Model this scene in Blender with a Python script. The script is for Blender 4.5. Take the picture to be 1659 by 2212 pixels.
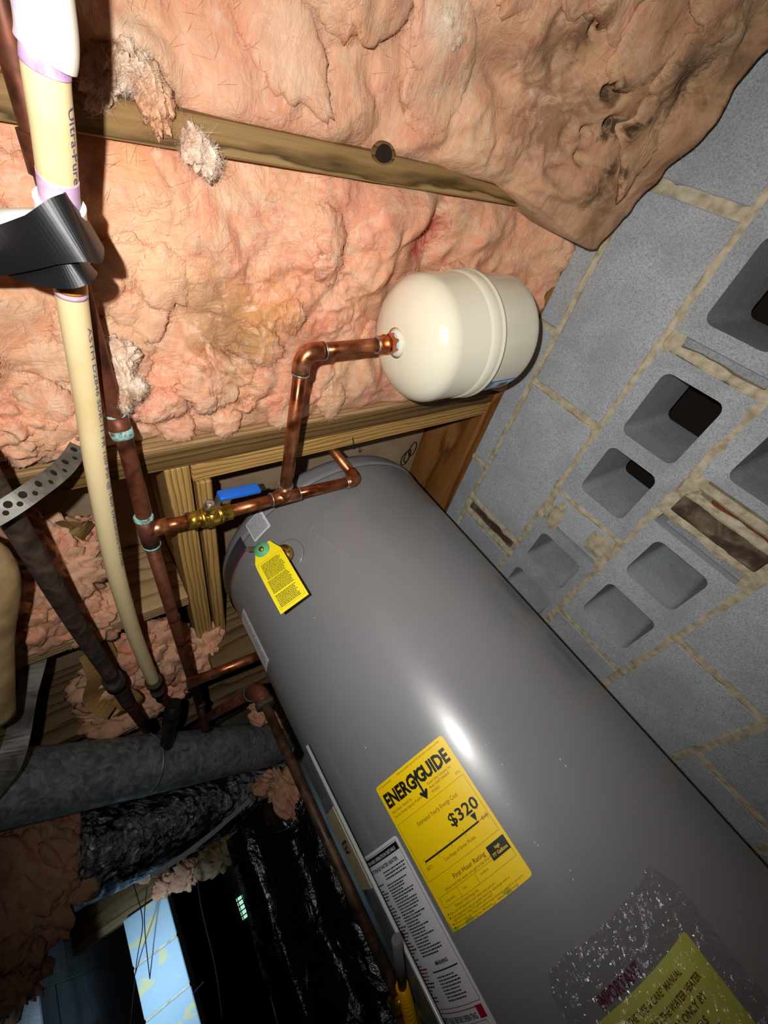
import bpy, bmesh, math, random
import numpy as np
from mathutils import Vector, Matrix

# ------------------------------------------------------------------ clear
for o in list(bpy.data.objects): bpy.data.objects.remove(o, do_unlink=True)
SC = bpy.context.scene
COL = SC.collection

# ------------------------------------------------------------------ camera (metres, camera at the origin, z up, x towards the block wall)
FPX = 899.39
CAMR = np.array([[0.80490349, -0.22157492, -0.55048608],
                 [-0.27950247, 0.67676162, -0.68108155],
                 [0.52345844, 0.70206714, 0.48279705]])
cd = bpy.data.cameras.new('camera'); cam = bpy.data.objects.new('camera', cd); COL.objects.link(cam)
cd.sensor_fit = 'HORIZONTAL'; cd.sensor_width = 36.0; cd.lens = 36.0 * FPX / 1659.0
cd.clip_start = 0.01; cd.clip_end = 50
cam.matrix_world = Matrix(((CAMR[0][0], -CAMR[1][0], -CAMR[2][0], 0),
                           (CAMR[0][1], -CAMR[1][1], -CAMR[2][1], 0),
                           (CAMR[0][2], -CAMR[1][2], -CAMR[2][2], 0), (0, 0, 0, 1)))
SC.camera = cam

R_ = math.radians
# ------------------------------------------------------------------ world, flash, added cool fill, exposure
w = bpy.data.worlds.new('world'); SC.world = w; w.use_nodes = True
w.node_tree.nodes['Background'].inputs[0].default_value = (0.9, 0.95, 1.0, 1)
w.node_tree.nodes['Background'].inputs[1].default_value = 0.005
FLASH = Vector(CAMR[0] * -0.050 + CAMR[1] * -0.022 + CAMR[2] * -0.05)
ld = bpy.data.lights.new('phone_flash', 'SPOT'); ld.energy = 29.0; ld.spot_size = R_(142); ld.spot_blend = 1.0; ld.color = (1.0, 0.975, 0.945); ld.shadow_soft_size = 0.006
lo = bpy.data.objects.new('phone_flash', ld); lo.location = FLASH; lo.rotation_euler = Vector(CAMR[2] + CAMR[1] * -.20 + CAMR[0] * .08).to_track_quat('-Z', 'Y').to_euler(); COL.objects.link(lo)
# narrow cool light added on the pier, standing in for unseen hatch daylight
ad = bpy.data.lights.new('pier_cool_fill', 'AREA'); ad.energy = 1.9; ad.spread = R_(14); ad.color = (0.55, 0.78, 1.0); ad.shape = 'RECTANGLE'; ad.size = 0.25; ad.size_y = 0.25
ao = bpy.data.objects.new('pier_cool_fill', ad); ao.location = (-1.5, -.5, -.80)
ao.rotation_euler = (Vector((-.40, 3.2, .02)) - Vector((-1.5, -.5, -.80))).to_track_quat('-Z', 'Y').to_euler(); COL.objects.link(ao)
vs = SC.view_settings
vs.view_transform = 'Standard'; vs.look = 'None'; vs.exposure = 0.0; vs.gamma = 1.0; vs.use_curve_mapping = False

# ------------------------------------------------------------------ measuring helpers: a pixel of the photograph + one known coordinate -> a point of the place
def ray(px, py): return CAMR.T @ (np.array([px - 829.5, py - 1106.0, FPX]) / FPX)
def at(px, py, **k):
    (a, v), = k.items(); d = ray(px, py)
    return Vector(d * (v if a == 'd' else v / d['xyz'.index(a)]))

rng = random.Random(7)
R = math.radians

# ------------------------------------------------------------------ noise in numpy
def _h(ix, iy, s):
    n = (ix.astype(np.int64) * 374761393 + iy.astype(np.int64) * 668265263 + s * 982451653) & 0x7fffffff
    n = ((n ^ (n >> 13)) * 1274126177) & 0x7fffffff
    n = ((n ^ (n >> 16)) * 2246822519) & 0x7fffffff
    return (n & 0xffff) / 65535.0
def vnoise(x, y, s=0):
    ix = np.floor(x); iy = np.floor(y); fx = x - ix; fy = y - iy
    fx = fx * fx * (3 - 2 * fx); fy = fy * fy * (3 - 2 * fy)
    a = _h(ix, iy, s); b = _h(ix + 1, iy, s); c = _h(ix, iy + 1, s); d = _h(ix + 1, iy + 1, s)
    return (a * (1 - fx) + b * fx) * (1 - fy) + (c * (1 - fx) + d * fx) * fy
def fbm(x, y, s=0, o=4):
    v = 0; a = .5
    for i in range(o):
        v = v + a * vnoise(x * 2 ** i + 17.3 * i, y * 2 ** i - 9.1 * i, s + i * 31); a *= .5
    return v
def worley(x, y, s=0):
    ix = np.floor(x); iy = np.floor(y); f1 = np.full(x.shape, 9.0); f2 = f1.copy()
    for dx in (-1, 0, 1):
        for dy in (-1, 0, 1):
            cx = ix + dx; cy = iy + dy
            d = np.hypot(cx + _h(cx, cy, s + 5) - x, cy + _h(cx, cy, s + 77) - y)
            f2 = np.minimum(f2, np.maximum(f1, d)); f1 = np.minimum(f1, d)
    return f1, f2
def puffs(x, y, sc, s, warp=.45):
    u = x / sc; v = y / sc
    u = u + warp * 2 * (fbm(u * 1.7, v * 1.7, s + 3, 3) - .5); v = v + warp * 2 * (fbm(u * 1.7 + 40, v * 1.7, s + 9, 3) - .5)
    f1, f2 = worley(u, v, s)
    return np.sqrt(np.clip(f2 - f1, 0, 1))

# ------------------------------------------------------------------ materials
def C(h):
    h = h.lstrip('#'); c = [int(h[i:i + 2], 16) / 255 for i in (0, 2, 4)]
    return tuple((v / 12.92 if v <= .04045 else ((v + .055) / 1.055) ** 2.4) for v in c) + (1,)
class NT:
    def __init__(s, name, rough=.6, metal=0, spec=.5):
        s.m = bpy.data.materials.new(name); s.m.use_nodes = True; s.t = s.m.node_tree; s.b = s.t.nodes['Principled BSDF']
        s.b.inputs['Roughness'].default_value = rough; s.b.inputs['Metallic'].default_value = metal; s.b.inputs['Specular IOR Level'].default_value = spec
        s.tc = s.t.nodes.new('ShaderNodeTexCoord')
    def link(s, a, b): s.t.links.new(a, b)
    def map(s, scale=(1, 1, 1), rot=(0, 0, 0), loc=(0, 0, 0), src='Object'):
        n = s.t.nodes.new('ShaderNodeMapping'); n.inputs['Scale'].default_value = scale; n.inputs['Rotation'].default_value = rot; n.inputs['Location'].default_value = loc
        s.link(s.tc.outputs[src], n.inputs['Vector']); return n.outputs[0]
    def noise(s, scale, detail=4, vec=None, dist=0, rough=.5):
        n = s.t.nodes.new('ShaderNodeTexNoise'); n.inputs['Scale'].default_value = scale; n.inputs['Detail'].default_value = detail
        n.inputs['Distortion'].default_value = dist; n.inputs['Roughness'].default_value = rough
        s.link(vec if vec is not None else s.tc.outputs['Object'], n.inputs['Vector']); return n.outputs[0]
    def ramp(s, fac, stops, interp='LINEAR'):
        n = s.t.nodes.new('ShaderNodeValToRGB'); e = n.color_ramp.elements; n.color_ramp.interpolation = interp
        while len(e) < len(stops): e.new(.5)
        for i, (p, c) in enumerate(stops): e[i].position = p; e[i].color = c if len(c) == 4 else tuple(c) + (1,)
        s.link(fac, n.inputs[0]); return n.outputs[0]
    def mix(s, fac, a, b, mode='MIX'):
        n = s.t.nodes.new('ShaderNodeMix'); n.data_type = 'RGBA'; n.blend_type = mode
        for i, v in ((0, fac), (6, a), (7, b)):
            if hasattr(v, 'links'): s.link(v, n.inputs[i])
            else: n.inputs[i].default_value = v
        return n.outputs[2]
    def math(s, op, a, b=0.5):
        n = s.t.nodes.new('ShaderNodeMath'); n.operation = op; n.use_clamp = False
        for i, v in ((0, a), (1, b)):
            if hasattr(v, 'links'): s.link(v, n.inputs[i])
            else: n.inputs[i].default_value = v
        return n.outputs[0]
    def col(s, v):
        if hasattr(v, 'links'): s.link(v, s.b.inputs['Base Color'])
        else: s.b.inputs['Base Color'].default_value = v
        return s
    def bump(s, h, strength=.3, dist=.002):
        n = s.t.nodes.new('ShaderNodeBump'); n.inputs['Strength'].default_value = strength; n.inputs['Distance'].default_value = dist
        s.link(h, n.inputs['Height']); s.link(n.outputs[0], s.b.inputs['Normal']); return s
    def rough(s, v): s.link(v, s.b.inputs['Roughness']); return s

G = lambda v: (v, v, v, 1)
M = {}
def flat(name, hexc, rough=.5, metal=0, spec=.5):
    n = NT(name, rough, metal, spec); n.col(C(hexc)); M[name] = n.m; return n
def insul(name, dirt=.25, dirtside=0, seed=0., pink=1.0, stains=()):
    n = NT(name, .95, 0, .1)
    v = n.map((1, 1, 1), loc=(seed, seed * .7, 0))
    a = n.noise(4.5, 4, v, 1.0); b = n.noise(11, 6, v, 2.2, .6); c = n.noise(26, 6, v, 2.5, .65); d = n.noise(4.2, 6, n.map((1, 1, 1), loc=(seed + 7, 3, 0)), 2.0, .62)
    fs = n.noise(60, 6, n.map((1, .22, 1), (0, 0, .7)), 2.2, .65); fs2 = n.noise(60, 6, n.map((.22, 1, 1), (0, 0, .25)), 2.2, .65)
    fib = n.mix(n.ramp(n.noise(6, 2, v), [(.44, G(0)), (.56, G(1))]), fs, fs2)
    base = n.ramp(a, [(.28, C('df8866')), (.44, C('eaa684')), (.58, C('e8b088')), (.72, C('e39474'))])
    base = n.mix(n.math('MULTIPLY', n.ramp(b, [(.46, G(0)), (.64, G(1))]), .65), base, C('e8c39e'))
    base = n.mix(n.math('MULTIPLY', n.ramp(c, [(.50, G(0)), (.68, G(1))]), .45), base, C('efd5ba'))
    base = n.mix(n.math('MULTIPLY', n.ramp(c, [(.30, G(1)), (.44, G(0))]), .32), base, C('d08d6c'))
    base = n.mix(n.math('MULTIPLY', n.ramp(n.noise(7, 3, v, .5), [(.58, G(0)), (.72, G(1))]), .42 * pink), base, C('e07e66'))
    base = n.mix(n.math('MULTIPLY', n.ramp(fib, [(.50, G(0)), (.70, G(1))]), .40), base, C('f3e0ca'))
    base = n.mix(n.math('MULTIPLY', n.ramp(fib, [(.30, G(1)), (.46, G(0))]), .22), base, C('c48a6a'))
    dm = n.math('MULTIPLY', n.ramp(d, [(.52, G(0)), (.72, G(1))]), dirt * 2.2)
    if dirtside:
        sx = n.t.nodes.new('ShaderNodeSeparateXYZ'); n.link(n.tc.outputs['Object'], sx.inputs[0])
        g = n.math('MULTIPLY', n.math('SUBTRACT', sx.outputs[0], .36), 2.2)
        gg = n.t.nodes.new('ShaderNodeClamp'); n.link(n.math('ADD', g, n.math('MULTIPLY', n.math('SUBTRACT', d, .5), 1.6)), gg.inputs[0])
        dm = n.math('MAXIMUM', n.math('MAXIMUM', dm, n.math('MULTIPLY', gg.outputs[0], .80)), .22)
    base = n.mix(dm, base, n.ramp(n.noise(9, 6, v, 1.5, .65), [(.30, C('5d4630')), (.45, C('8d6c4c')), (.56, C('ab8a66')), (.7, C('b98e72'))]))
    for sx_, sy_, sr_, hx_, st_ in stains:  # dirt stains, plus spots that put crevice and pit shade into the colour
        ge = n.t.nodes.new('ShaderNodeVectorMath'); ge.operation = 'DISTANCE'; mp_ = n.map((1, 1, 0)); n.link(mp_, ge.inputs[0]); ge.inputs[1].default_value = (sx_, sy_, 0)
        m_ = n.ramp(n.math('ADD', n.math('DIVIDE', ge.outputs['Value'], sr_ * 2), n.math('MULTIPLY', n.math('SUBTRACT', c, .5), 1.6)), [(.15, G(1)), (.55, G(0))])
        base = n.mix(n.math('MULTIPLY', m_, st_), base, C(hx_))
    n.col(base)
    n.bump(n.math('ADD', n.math('ADD', n.math('MULTIPLY', fib, 1.2), n.math('MULTIPLY', c, 1.2)), n.math('MULTIPLY', n.noise(380, 4, v, 1), .35)), .50, .0045)
    n.b.inputs['Subsurface Weight'].default_value = .18; n.b.inputs['Subsurface Radius'].default_value = (1, .5, .35); n.b.inputs['Subsurface Scale'].default_value = .008
    M[name] = n.m
def _stain_shade(px, py, r, h, k, z=.595): p_ = at(px, py, z=z); return (p_.x, p_.y, r, h, k)
insul('insulation_pink', .14, 0, 0., 1.0, [_stain_shade(510, 725, .075, '9a7448', .75), _stain_shade(440, 640, .05, 'c99a62', .6), _stain_shade(600, 690, .06, 'd99c5e', .5), _stain_shade(955, 515, .030, 'a8262c', .8), _stain_shade(930, 560, .022, 'c03a3a', .75), _stain_shade(300, 360, .03, 'd98a52', .6), _stain_shade(780, 430, .07, 'e08a72', .5), _stain_shade(1100, 660, .09, 'dd9a70', .6), _stain_shade(330, 560, .10, 'edbf98', .6), _stain_shade(1190, 620, .03, 'b58a50', .6)]); insul('insulation_dusty', .30, 1, 3., 1.0, [_stain_shade(1330, 205, .014, '3a2a20', .8, .49), _stain_shade(1327, 270, .012, '2a1c15', .9, .50), _stain_shade(1277, 287, .010, '3a281c', .85, .52), _stain_shade(1400, 262, .008, '33261c', .8, .46), _stain_shade(1268, 347, .013, '3d3026', .8, .53), _stain_shade(1225, 390, .024, '5a4836', .75, .55),  # red spots paint a dark crevice; dark spots at the pits paint their shade
    _stain_shade(1490, 165, .040, '5b4738', .7, .44), _stain_shade(1300, 60, .022, '5a4638', .6, .50), _stain_shade(1160, 110, .030, '6e5038', .6, .56), _stain_shade(960, 50, .035, 'f0dcc0', .8, .585), _stain_shade(640, 90, .050, 'ecc8a8', .6, .59), _stain_shade(900, 160, .060, 'e3b090', .6, .585), _stain_shade(1560, 90, .035, 'd2b48c', .6, .43), _stain_shade(1340, 420, .030, 'd8a588', .6, .49), _stain_shade(1180, 250, .05, '7d5a44', .6, .55), _stain_shade(300, 120, .030, 'e8cdb0', .7, .60), _stain_shade(480, 210, .05, 'e8b596', .5, .60)]); insul('insulation_clump', .2, 0, 5.); insul('insulation_brown', .5, 0, 9.)
n = NT('insulation_white', .95, 0, .1); n.col(n.ramp(n.noise(30, 5), [(.35, C('c9a184')), (.55, C('e8d3bd')), (.7, C('f2e6d8'))])); n.bump(n.noise(160, 5, dist=2), .5, .003); M['insulation_white'] = n.m
n = NT('insulation_cream', .95, 0, .1); n.col(n.ramp(n.noise(18, 5), [(.35, C('8a5c45')), (.5, C('cfae84')), (.65, C('e0cba4'))])); n.bump(n.noise(120, 5, dist=2), .6, .004); M['insulation_cream'] = n.m

def wood(name, axis, c0, c1, c2, ring=26., pith=(.03, .06), seed=0., rough=.75, dark=0.3):
    n = NT(name, rough, 0, .25)
    r = {'x': (0, 0, 0), 'y': (0, 0, R(90)), 'z': (0, R(90), 0)}[axis]
    mp = n.t.nodes.new('ShaderNodeMapping'); mp.vector_type = 'POINT'; mp.inputs['Rotation'].default_value = r
    n.link(n.tc.outputs['Object'], mp.inputs[0])
    m2 = n.t.nodes.new('ShaderNodeMapping'); m2.inputs['Scale'].default_value = (.16, 1, 1); m2.inputs['Location'].default_value = (seed, pith[0], pith[1]); n.link(mp.outputs[0], m2.inputs[0])
    wv = n.t.nodes.new('ShaderNodeTexWave'); wv.wave_type = 'RINGS'; wv.rings_direction = 'X'; wv.wave_profile = 'SAW'
    wv.inputs['Scale'].default_value = ring; wv.inputs['Distortion'].default_value = 5.5; wv.inputs['Detail'].default_value = 3; wv.inputs['Detail Scale'].default_value = .9
    n.link(m2.outputs[0], wv.inputs[0])
    m3 = n.t.nodes.new('ShaderNodeMapping'); m3.inputs['Scale'].default_value = (4, 160, 160); n.link(mp.outputs[0], m3.inputs[0])
    g = n.noise(1, 3, m3.outputs[0]); bl = n.noise(6, 4, m2.outputs[0], .5)
    base = n.ramp(wv.outputs['Fac'], [(.0, c0), (.6, c1), (.88, c2), (1, c0)])
    base = n.mix(n.math('MULTIPLY', n.ramp(g, [(.4, G(0)), (.7, G(1))]), .35), base, c2)
    base = n.mix(n.math('MULTIPLY', n.ramp(bl, [(.45, G(0)), (.75, G(1))]), dark), base, tuple(v * .35 for v in c2[:3]) + (1,))
    n.col(base); n.bump(n.math('ADD', g, n.math('MULTIPLY', wv.outputs['Fac'], .25)), .18, .0008); M[name] = n.m
wood('wood_joist', 'x', C('a8895a'), C('977548'), C('4c3a1c'), 42, (.035, .06), 0., dark=.45)
wood('wood_joist_pale', 'x', C('c9a87c'), C('b8966a'), C('8f6c40'), 34, (-.44, -.55), 2., dark=.25)
wood('wood_header', 'x', C('d2aa68'), C('c39853'), C('7d5420'), 36, (-.50, -.57), 4., dark=.15)
wood('wood_trimmer', 'y', C('cfa866'), C('bd9450'), C('7f5828'), 34, (.06, -.55), 6., dark=.2)
wood('wood_far', 'x', C('8d7350'), C('7a603e'), C('4c3820'), 30, (-.9, -.5), 8., dark=.35)
wood('wood_treated', 'x', C('85683f'), C('745730'), C('43301a'), 30, (-.52, -.60), 11., dark=.5)
wood('wood_sill', 'y', C('a8743e'), C('95602c'), C('6b3f18'), 18, (.7, -.5), 3., dark=.3)
n = NT('drywall', .9, 0, .2); n.col(n.ramp(n.noise(9, 4), [(.4, C('a98f72')), (.65, C('bda386'))])); n.bump(n.noise(140, 3), .2, .001); M['drywall'] = n.m

def block_mat(name, tone=1.0, rnd=True):
    n = NT(name, .92, 0, .2)
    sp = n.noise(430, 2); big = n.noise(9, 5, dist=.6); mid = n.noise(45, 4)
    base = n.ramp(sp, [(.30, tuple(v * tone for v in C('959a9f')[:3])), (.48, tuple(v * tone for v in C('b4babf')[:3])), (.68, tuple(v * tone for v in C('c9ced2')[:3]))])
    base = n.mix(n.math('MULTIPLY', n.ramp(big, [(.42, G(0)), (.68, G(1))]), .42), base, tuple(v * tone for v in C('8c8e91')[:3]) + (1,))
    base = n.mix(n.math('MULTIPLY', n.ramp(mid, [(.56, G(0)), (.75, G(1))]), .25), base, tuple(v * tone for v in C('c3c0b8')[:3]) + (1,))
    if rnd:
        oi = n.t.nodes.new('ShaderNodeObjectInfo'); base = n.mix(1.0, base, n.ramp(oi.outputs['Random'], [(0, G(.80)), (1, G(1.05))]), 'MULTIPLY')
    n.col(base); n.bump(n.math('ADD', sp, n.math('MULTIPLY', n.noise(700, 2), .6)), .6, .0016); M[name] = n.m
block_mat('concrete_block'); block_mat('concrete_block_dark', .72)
n = NT('mortar', .95, 0, .15); n.col(n.ramp(n.noise(60, 5), [(.32, C('a3967a')), (.5, C('bfb398')), (.68, C('d0c5ab'))])); n.bump(n.noise(190, 5), .6, .0025); M['mortar'] = n.m
n = NT('clay_brick', .95, 0, .15); n.col(n.ramp(n.noise(24, 6, dist=.6), [(.34, C('3f3029')), (.5, C('57453a')), (.62, C('7c6c5a')), (.72, C('9d8d72'))])); n.bump(n.noise(120, 5), .8, .003); M['clay_brick'] = n.m
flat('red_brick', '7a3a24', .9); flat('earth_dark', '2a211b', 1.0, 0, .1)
n = NT('dirt', 1, 0, .1); n.col(n.ramp(n.noise(6, 6), [(.35, C('3c3026')), (.65, C('5d4c3b'))])); n.bump(n.noise(20, 6), .8, .02); M['dirt'] = n.m

def copper(name, c0, c1, c2, rough=.3, metal=.9, sc=22):
    n = NT(name, rough, metal); a = n.noise(sc, 5, dist=.8); b = n.noise(90, 4)
    n.col(n.mix(n.math('MULTIPLY', n.ramp(b, [(.5, G(0)), (.7, G(1))]), .5), n.ramp(a, [(.32, c0), (.5, c1), (.7, c2)]), c0))
    n.rough(n.ramp(a, [(.3, G(rough - .08)), (.7, G(rough + .16))])); n.bump(n.noise(200, 2), .05, .0005); M[name] = n.m
copper('copper', C('6e3a22'), C('a9623c'), C('c5835c'), .30, .85)
copper('copper_fitting', C('7a4028'), C('b56c44'), C('d09470'), .26, .88, 40)
copper('copper_old', C('45241a'), C('75402a'), C('5c3a2a'), .50, .5)
copper('copper_dark', C('2c170e'), C('4e2a1a'), C('3a2013'), .55, .4)
copper('brass', C('8d6a22'), C('c39c3e'), C('d8b866'), .28, .9, 60)
copper('bronze_fitting', C('9c4a26'), C('c26a3a'), C('d58754'), .33, .8, 60)
copper('iron_dirty', C('231912'), C('3b2b21'), C('584535'), .8, .1, 40)
copper('iron_rusty', C('2c1c12'), C('46301f'), C('604530'), .5, .35, 30)
copper('steel', C('7d7a74'), C('a5a29c'), C('bdbab4'), .32, .9, 30)
copper('galvanized_strap', C('5c5a54'), C('76736b'), C('8d8a80'), .52, .35, 30)
n = NT('solder', .35, .8); n.col(n.ramp(n.noise(120, 3), [(.4, C('8d8a84')), (.65, C('d8d4cc'))])); M['solder'] = n.m
n = NT('verdigris', .9); n.col(n.ramp(n.noise(130, 5), [(.36, C('6a4a36')), (.46, C('6fa597')), (.56, C('9cc9c2')), (.66, C('8a8178'))])); n.bump(n.noise(200, 4), .8, .002); M['verdigris'] = n.m
n = NT('galvanized_duct', .45, .25)
vo = n.t.nodes.new('ShaderNodeTexVoronoi'); vo.inputs['Scale'].default_value = 55; n.link(n.tc.outputs['Object'], vo.inputs['Vector'])
n.col(n.mix(.5, n.ramp(n.noise(26, 5, dist=2.5), [(.3, C('5f6a6a')), (.5, C('869292')), (.68, C('bac3c2'))]), n.ramp(vo.outputs['Color'], [(.2, C('5d6765')), (.8, C('98a19f'))]))); n.rough(n.ramp(n.noise(40, 3), [(.3, G(.35)), (.7, G(.6))])); M['galvanized_duct'] = n.m
n = NT('galvanized_sheet', .38, .6); n.col(n.ramp(n.noise(18, 4, dist=1), [(.3, C('6d7779')), (.7, C('a7b1b3'))])); M['galvanized_sheet'] = n.m

flat('panel_edge', 'b9c4c8', .35, .25)
n = NT('heater_paint', .30, 0, .5); n.col(n.ramp(n.noise(3, 3), [(.3, C('77787a')), (.7, C('7f8082'))]))
n.rough(n.ramp(n.noise(8, 5, n.map((1, 1, .3))), [(.3, G(.24)), (.7, G(.40))])); n.bump(n.noise(420, 2), .06, .0004); n.b.inputs['Coat Weight'].default_value = .25; n.b.inputs['Coat Roughness'].default_value = .16; M['heater_paint'] = n.m
flat('heater_cap', '5e5f62', .4); flat('band_navy', '2b2e38', .35); flat('band_red', '7c1f2c', .35); flat('black_plastic', '111112', .4)
n = NT('scuff', .6); n.col(C('a39c94')); M['scuff'] = n.m
n = NT('tank_enamel', .2, 0, .5); n.col(C('e6e0c8')); n.b.inputs['Coat Weight'].default_value = .4; n.b.inputs['Coat Roughness'].default_value = .06; M['tank_enamel'] = n.m
flat('label_yellow', 'f5d000', .45); flat('tag_yellow', 'f4e21c', .5); flat('label_white', 'd9dade', .4); flat('print_black', '15130f', .5); flat('print_brown', '6e4a10', .5); flat('print_grey', '55565a', .5)
flat('print_red', 'a3122c', .5); flat('print_maroon', '5c1230', .5); flat('label_blue', '2f7fc2', .4); flat('handle_blue', '0f62c4', .35); flat('print_white', 'e8eef5', .5); flat('tag_green', '5fae7e', .6)
flat('tape_white', 'dbe8f2', .5); flat('teflon_blue', '9cc4e6', .5); flat('tape_residue', 'b3b02a', .4); flat('cardboard', 'b7aa82', .8); flat('yellow_hose', 'd99a10', .35)
n = NT('label_lime', .4); n.col(n.ramp(n.noise(14, 4), [(.35, C('b7bb4e')), (.65, C('cdd06a'))])); M['label_lime'] = n.m
def cpvc(name, seed):
    n = NT(name, .35, 0, .5); v = n.map((1, 1, 1), loc=(seed, 0, 0))
    n.col(n.mix(n.ramp(n.noise(11, 4, v), [(.52, G(0)), (.66, G(.35))]), C('e3cd9c'), C('cfae74'))); n.bump(n.noise(150, 2), .05, .0004); M[name] = n.m
cpvc('cpvc_cream', 0.)
flat('cpvc_white', 'e9e6dc', .35)
n = NT('primer_purple', .35); n.col(n.ramp(n.noise(28, 4, dist=1.2), [(.36, C('e8d2b0')), (.50, C('dcbcc8')), (.62, C('c8a0d0')), (.76, C('8a63b0'))])); M['primer_purple'] = n.m
n = NT('primer_pale', .35); n.col(n.ramp(n.noise(22, 3, n.map((1, 1, 1), loc=(.4, 0, 0)), .8), [(.50, C('e9e4d6')), (.56, C('d9c4de')), (.66, C('c49fd4'))])); M['primer_pale'] = n.m
flat('glue_orange', 'd98a3a', .3); flat('ink_blue', '4a5680', .6)
n = NT('pvc_dusty', .6); n.col(n.ramp(n.noise(18, 5), [(.35, C('8a6f48')), (.65, C('c2a274'))])); M['pvc_dusty'] = n.m
n = NT('tape_black', .46, 0, .5); n.col(C('101114')); n.bump(n.noise(120, 4), .15, .001); M['tape_black'] = n.m
n = NT('foil_black', .24, 1.0, .7); n.col(C('a9a9ae')); n.bump(n.noise(24, 6, n.map((1, 1, 1)), 2.8, .6), .9, .010); M['foil_black'] = n.m
n = NT('foil_highlight', .35, .35); n.col(C('c9d3df')); n.bump(n.noise(60, 4), .5, .004); M['foil_highlight'] = n.m  # pale colour carries the highlight along the duct's seam edge
n = NT('poly_black', .22, 0, .6); n.col(C('0d0f14')); n.bump(n.noise(11, 5, dist=1.2), .8, .02); M['poly_black'] = n.m
n = NT('kraft_paper', .85); n.col(n.ramp(n.noise(10, 4), [(.35, C('7b5a2c')), (.65, C('a27d45'))])); M['kraft_paper'] = n.m
flat('cable_black', '141414', .5)
n = NT('marker_ink', .7); n.col(C('141210')); M['marker_ink'] = n.m
n = NT('pier_paint', .8); n.col(n.mix(n.ramp(n.noise(7, 5, dist=1), [(.56, G(0)), (.60, G(.9))]), C('9fb4c0'), C('c8bf86'))); n.bump(n.noise(120, 3), .5, .002); M['pier_paint'] = n.m
n = NT('clear_film', .12, 0, .6)
t = n.t; tr = t.nodes.new('ShaderNodeBsdfTransparent'); gl = t.nodes.new('ShaderNodeBsdfGlossy'); gl.inputs['Roughness'].default_value = .16; mx = t.nodes.new('ShaderNodeMixShader'); mx.inputs[0].default_value = .13
bn = t.nodes.new('ShaderNodeBump'); bn.inputs['Strength'].default_value = .5; bn.inputs['Distance'].default_value = .006; n.link(n.noise(60, 5, dist=2.2), bn.inputs['Height']); n.link(bn.outputs[0], gl.inputs['Normal'])
n.link(tr.outputs[0], mx.inputs[1]); n.link(gl.outputs[0], mx.inputs[2]); n.link(mx.outputs[0], t.nodes['Material Output'].inputs['Surface']); M['clear_film'] = n.m
n = NT('daylight_vent', .5); n.col(C('c8f0d8')); n.b.inputs['Emission Color'].default_value = (.55, 1, .72, 1); n.b.inputs['Emission Strength'].default_value = .8; M['daylight_vent'] = n.m

# ------------------------------------------------------------------ object helpers
def link(name, me, mat=None, parent=None, smooth=False):
    o = bpy.data.objects.new(name, me); COL.objects.link(o)
    if mat is not None and not me.materials: me.materials.append(M[mat])
    if smooth:
        for p in me.polygons: p.use_smooth = True
    if parent is not None: o.parent = parent
    return o
def obj(name, bm, mat, parent=None, smooth=False):
    me = bpy.data.meshes.new(name); bm.normal_update(); bm.to_mesh(me); bm.free()
    return link(name, me, mat, parent, smooth)
def pyd(name, v, f, mat, parent=None, smooth=False):
    me = bpy.data.meshes.new(name); me.from_pydata([tuple(p) for p in v], [], f); me.update()
    return link(name, me, mat, parent, smooth)
def tag(o, label, cat, group=None):
    o['label'] = label; o['category'] = cat
    if group: o['group'] = group
    return o
def thing(name, label, cat, group=None):
    o = bpy.data.objects.new(name, None); o.empty_display_size = .02; COL.objects.link(o); return tag(o, label, cat, group)
def structure(o): o['kind'] = 'structure'; return o
def sempty(name):
    o = bpy.data.objects.new(name, None); o.empty_display_size = .02; COL.objects.link(o); return structure(o)
def box_bm(lo, hi, bev=.0, seg=1):
    bm = bmesh.new(); bmesh.ops.create_cube(bm, size=1)
    for v in bm.verts: v.co = Vector([(lo[i] + hi[i]) / 2 + v.co[i] * (hi[i] - lo[i]) for i in range(3)])
    if bev: bmesh.ops.bevel(bm, geom=list(bm.edges), offset=bev, segments=seg, affect='EDGES', profile=.5)
    return bm
def box(name, lo, hi, mat, parent=None, bev=.002): return obj(name, box_bm(lo, hi, bev), mat, parent)
def smooth_path(pts, n=8):
    P = [Vector(p) for p in pts]; out = []
    for i in range(len(P) - 1):
        a = P[i - 1] if i else P[0]; b = P[i]; c = P[i + 1]; d = P[i + 2] if i + 2 < len(P) else P[-1]
        for k in range(n):
            t = k / n; out.append(.5 * ((2 * b) + (c - a) * t + (2 * a - 5 * b + 4 * c - d) * t * t + (3 * b - a - 3 * c + d) * t ** 3))
    out.append(P[-1]); return out
def corner_path(pts, rad, n=6):
    P = [Vector(p) for p in pts]; out = [P[0]]
    for i in range(1, len(P) - 1):
        a = (P[i - 1] - P[i]).normalized(); b = (P[i + 1] - P[i]).normalized(); s = P[i] + a * rad; e = P[i] + b * rad
        for k in range(n + 1):
            t = k / n; out.append((s * (1 - t) + P[i] * t) * (1 - t) + (P[i] * (1 - t) + e * t) * t)
    out.append(P[-1]); return out
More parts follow.
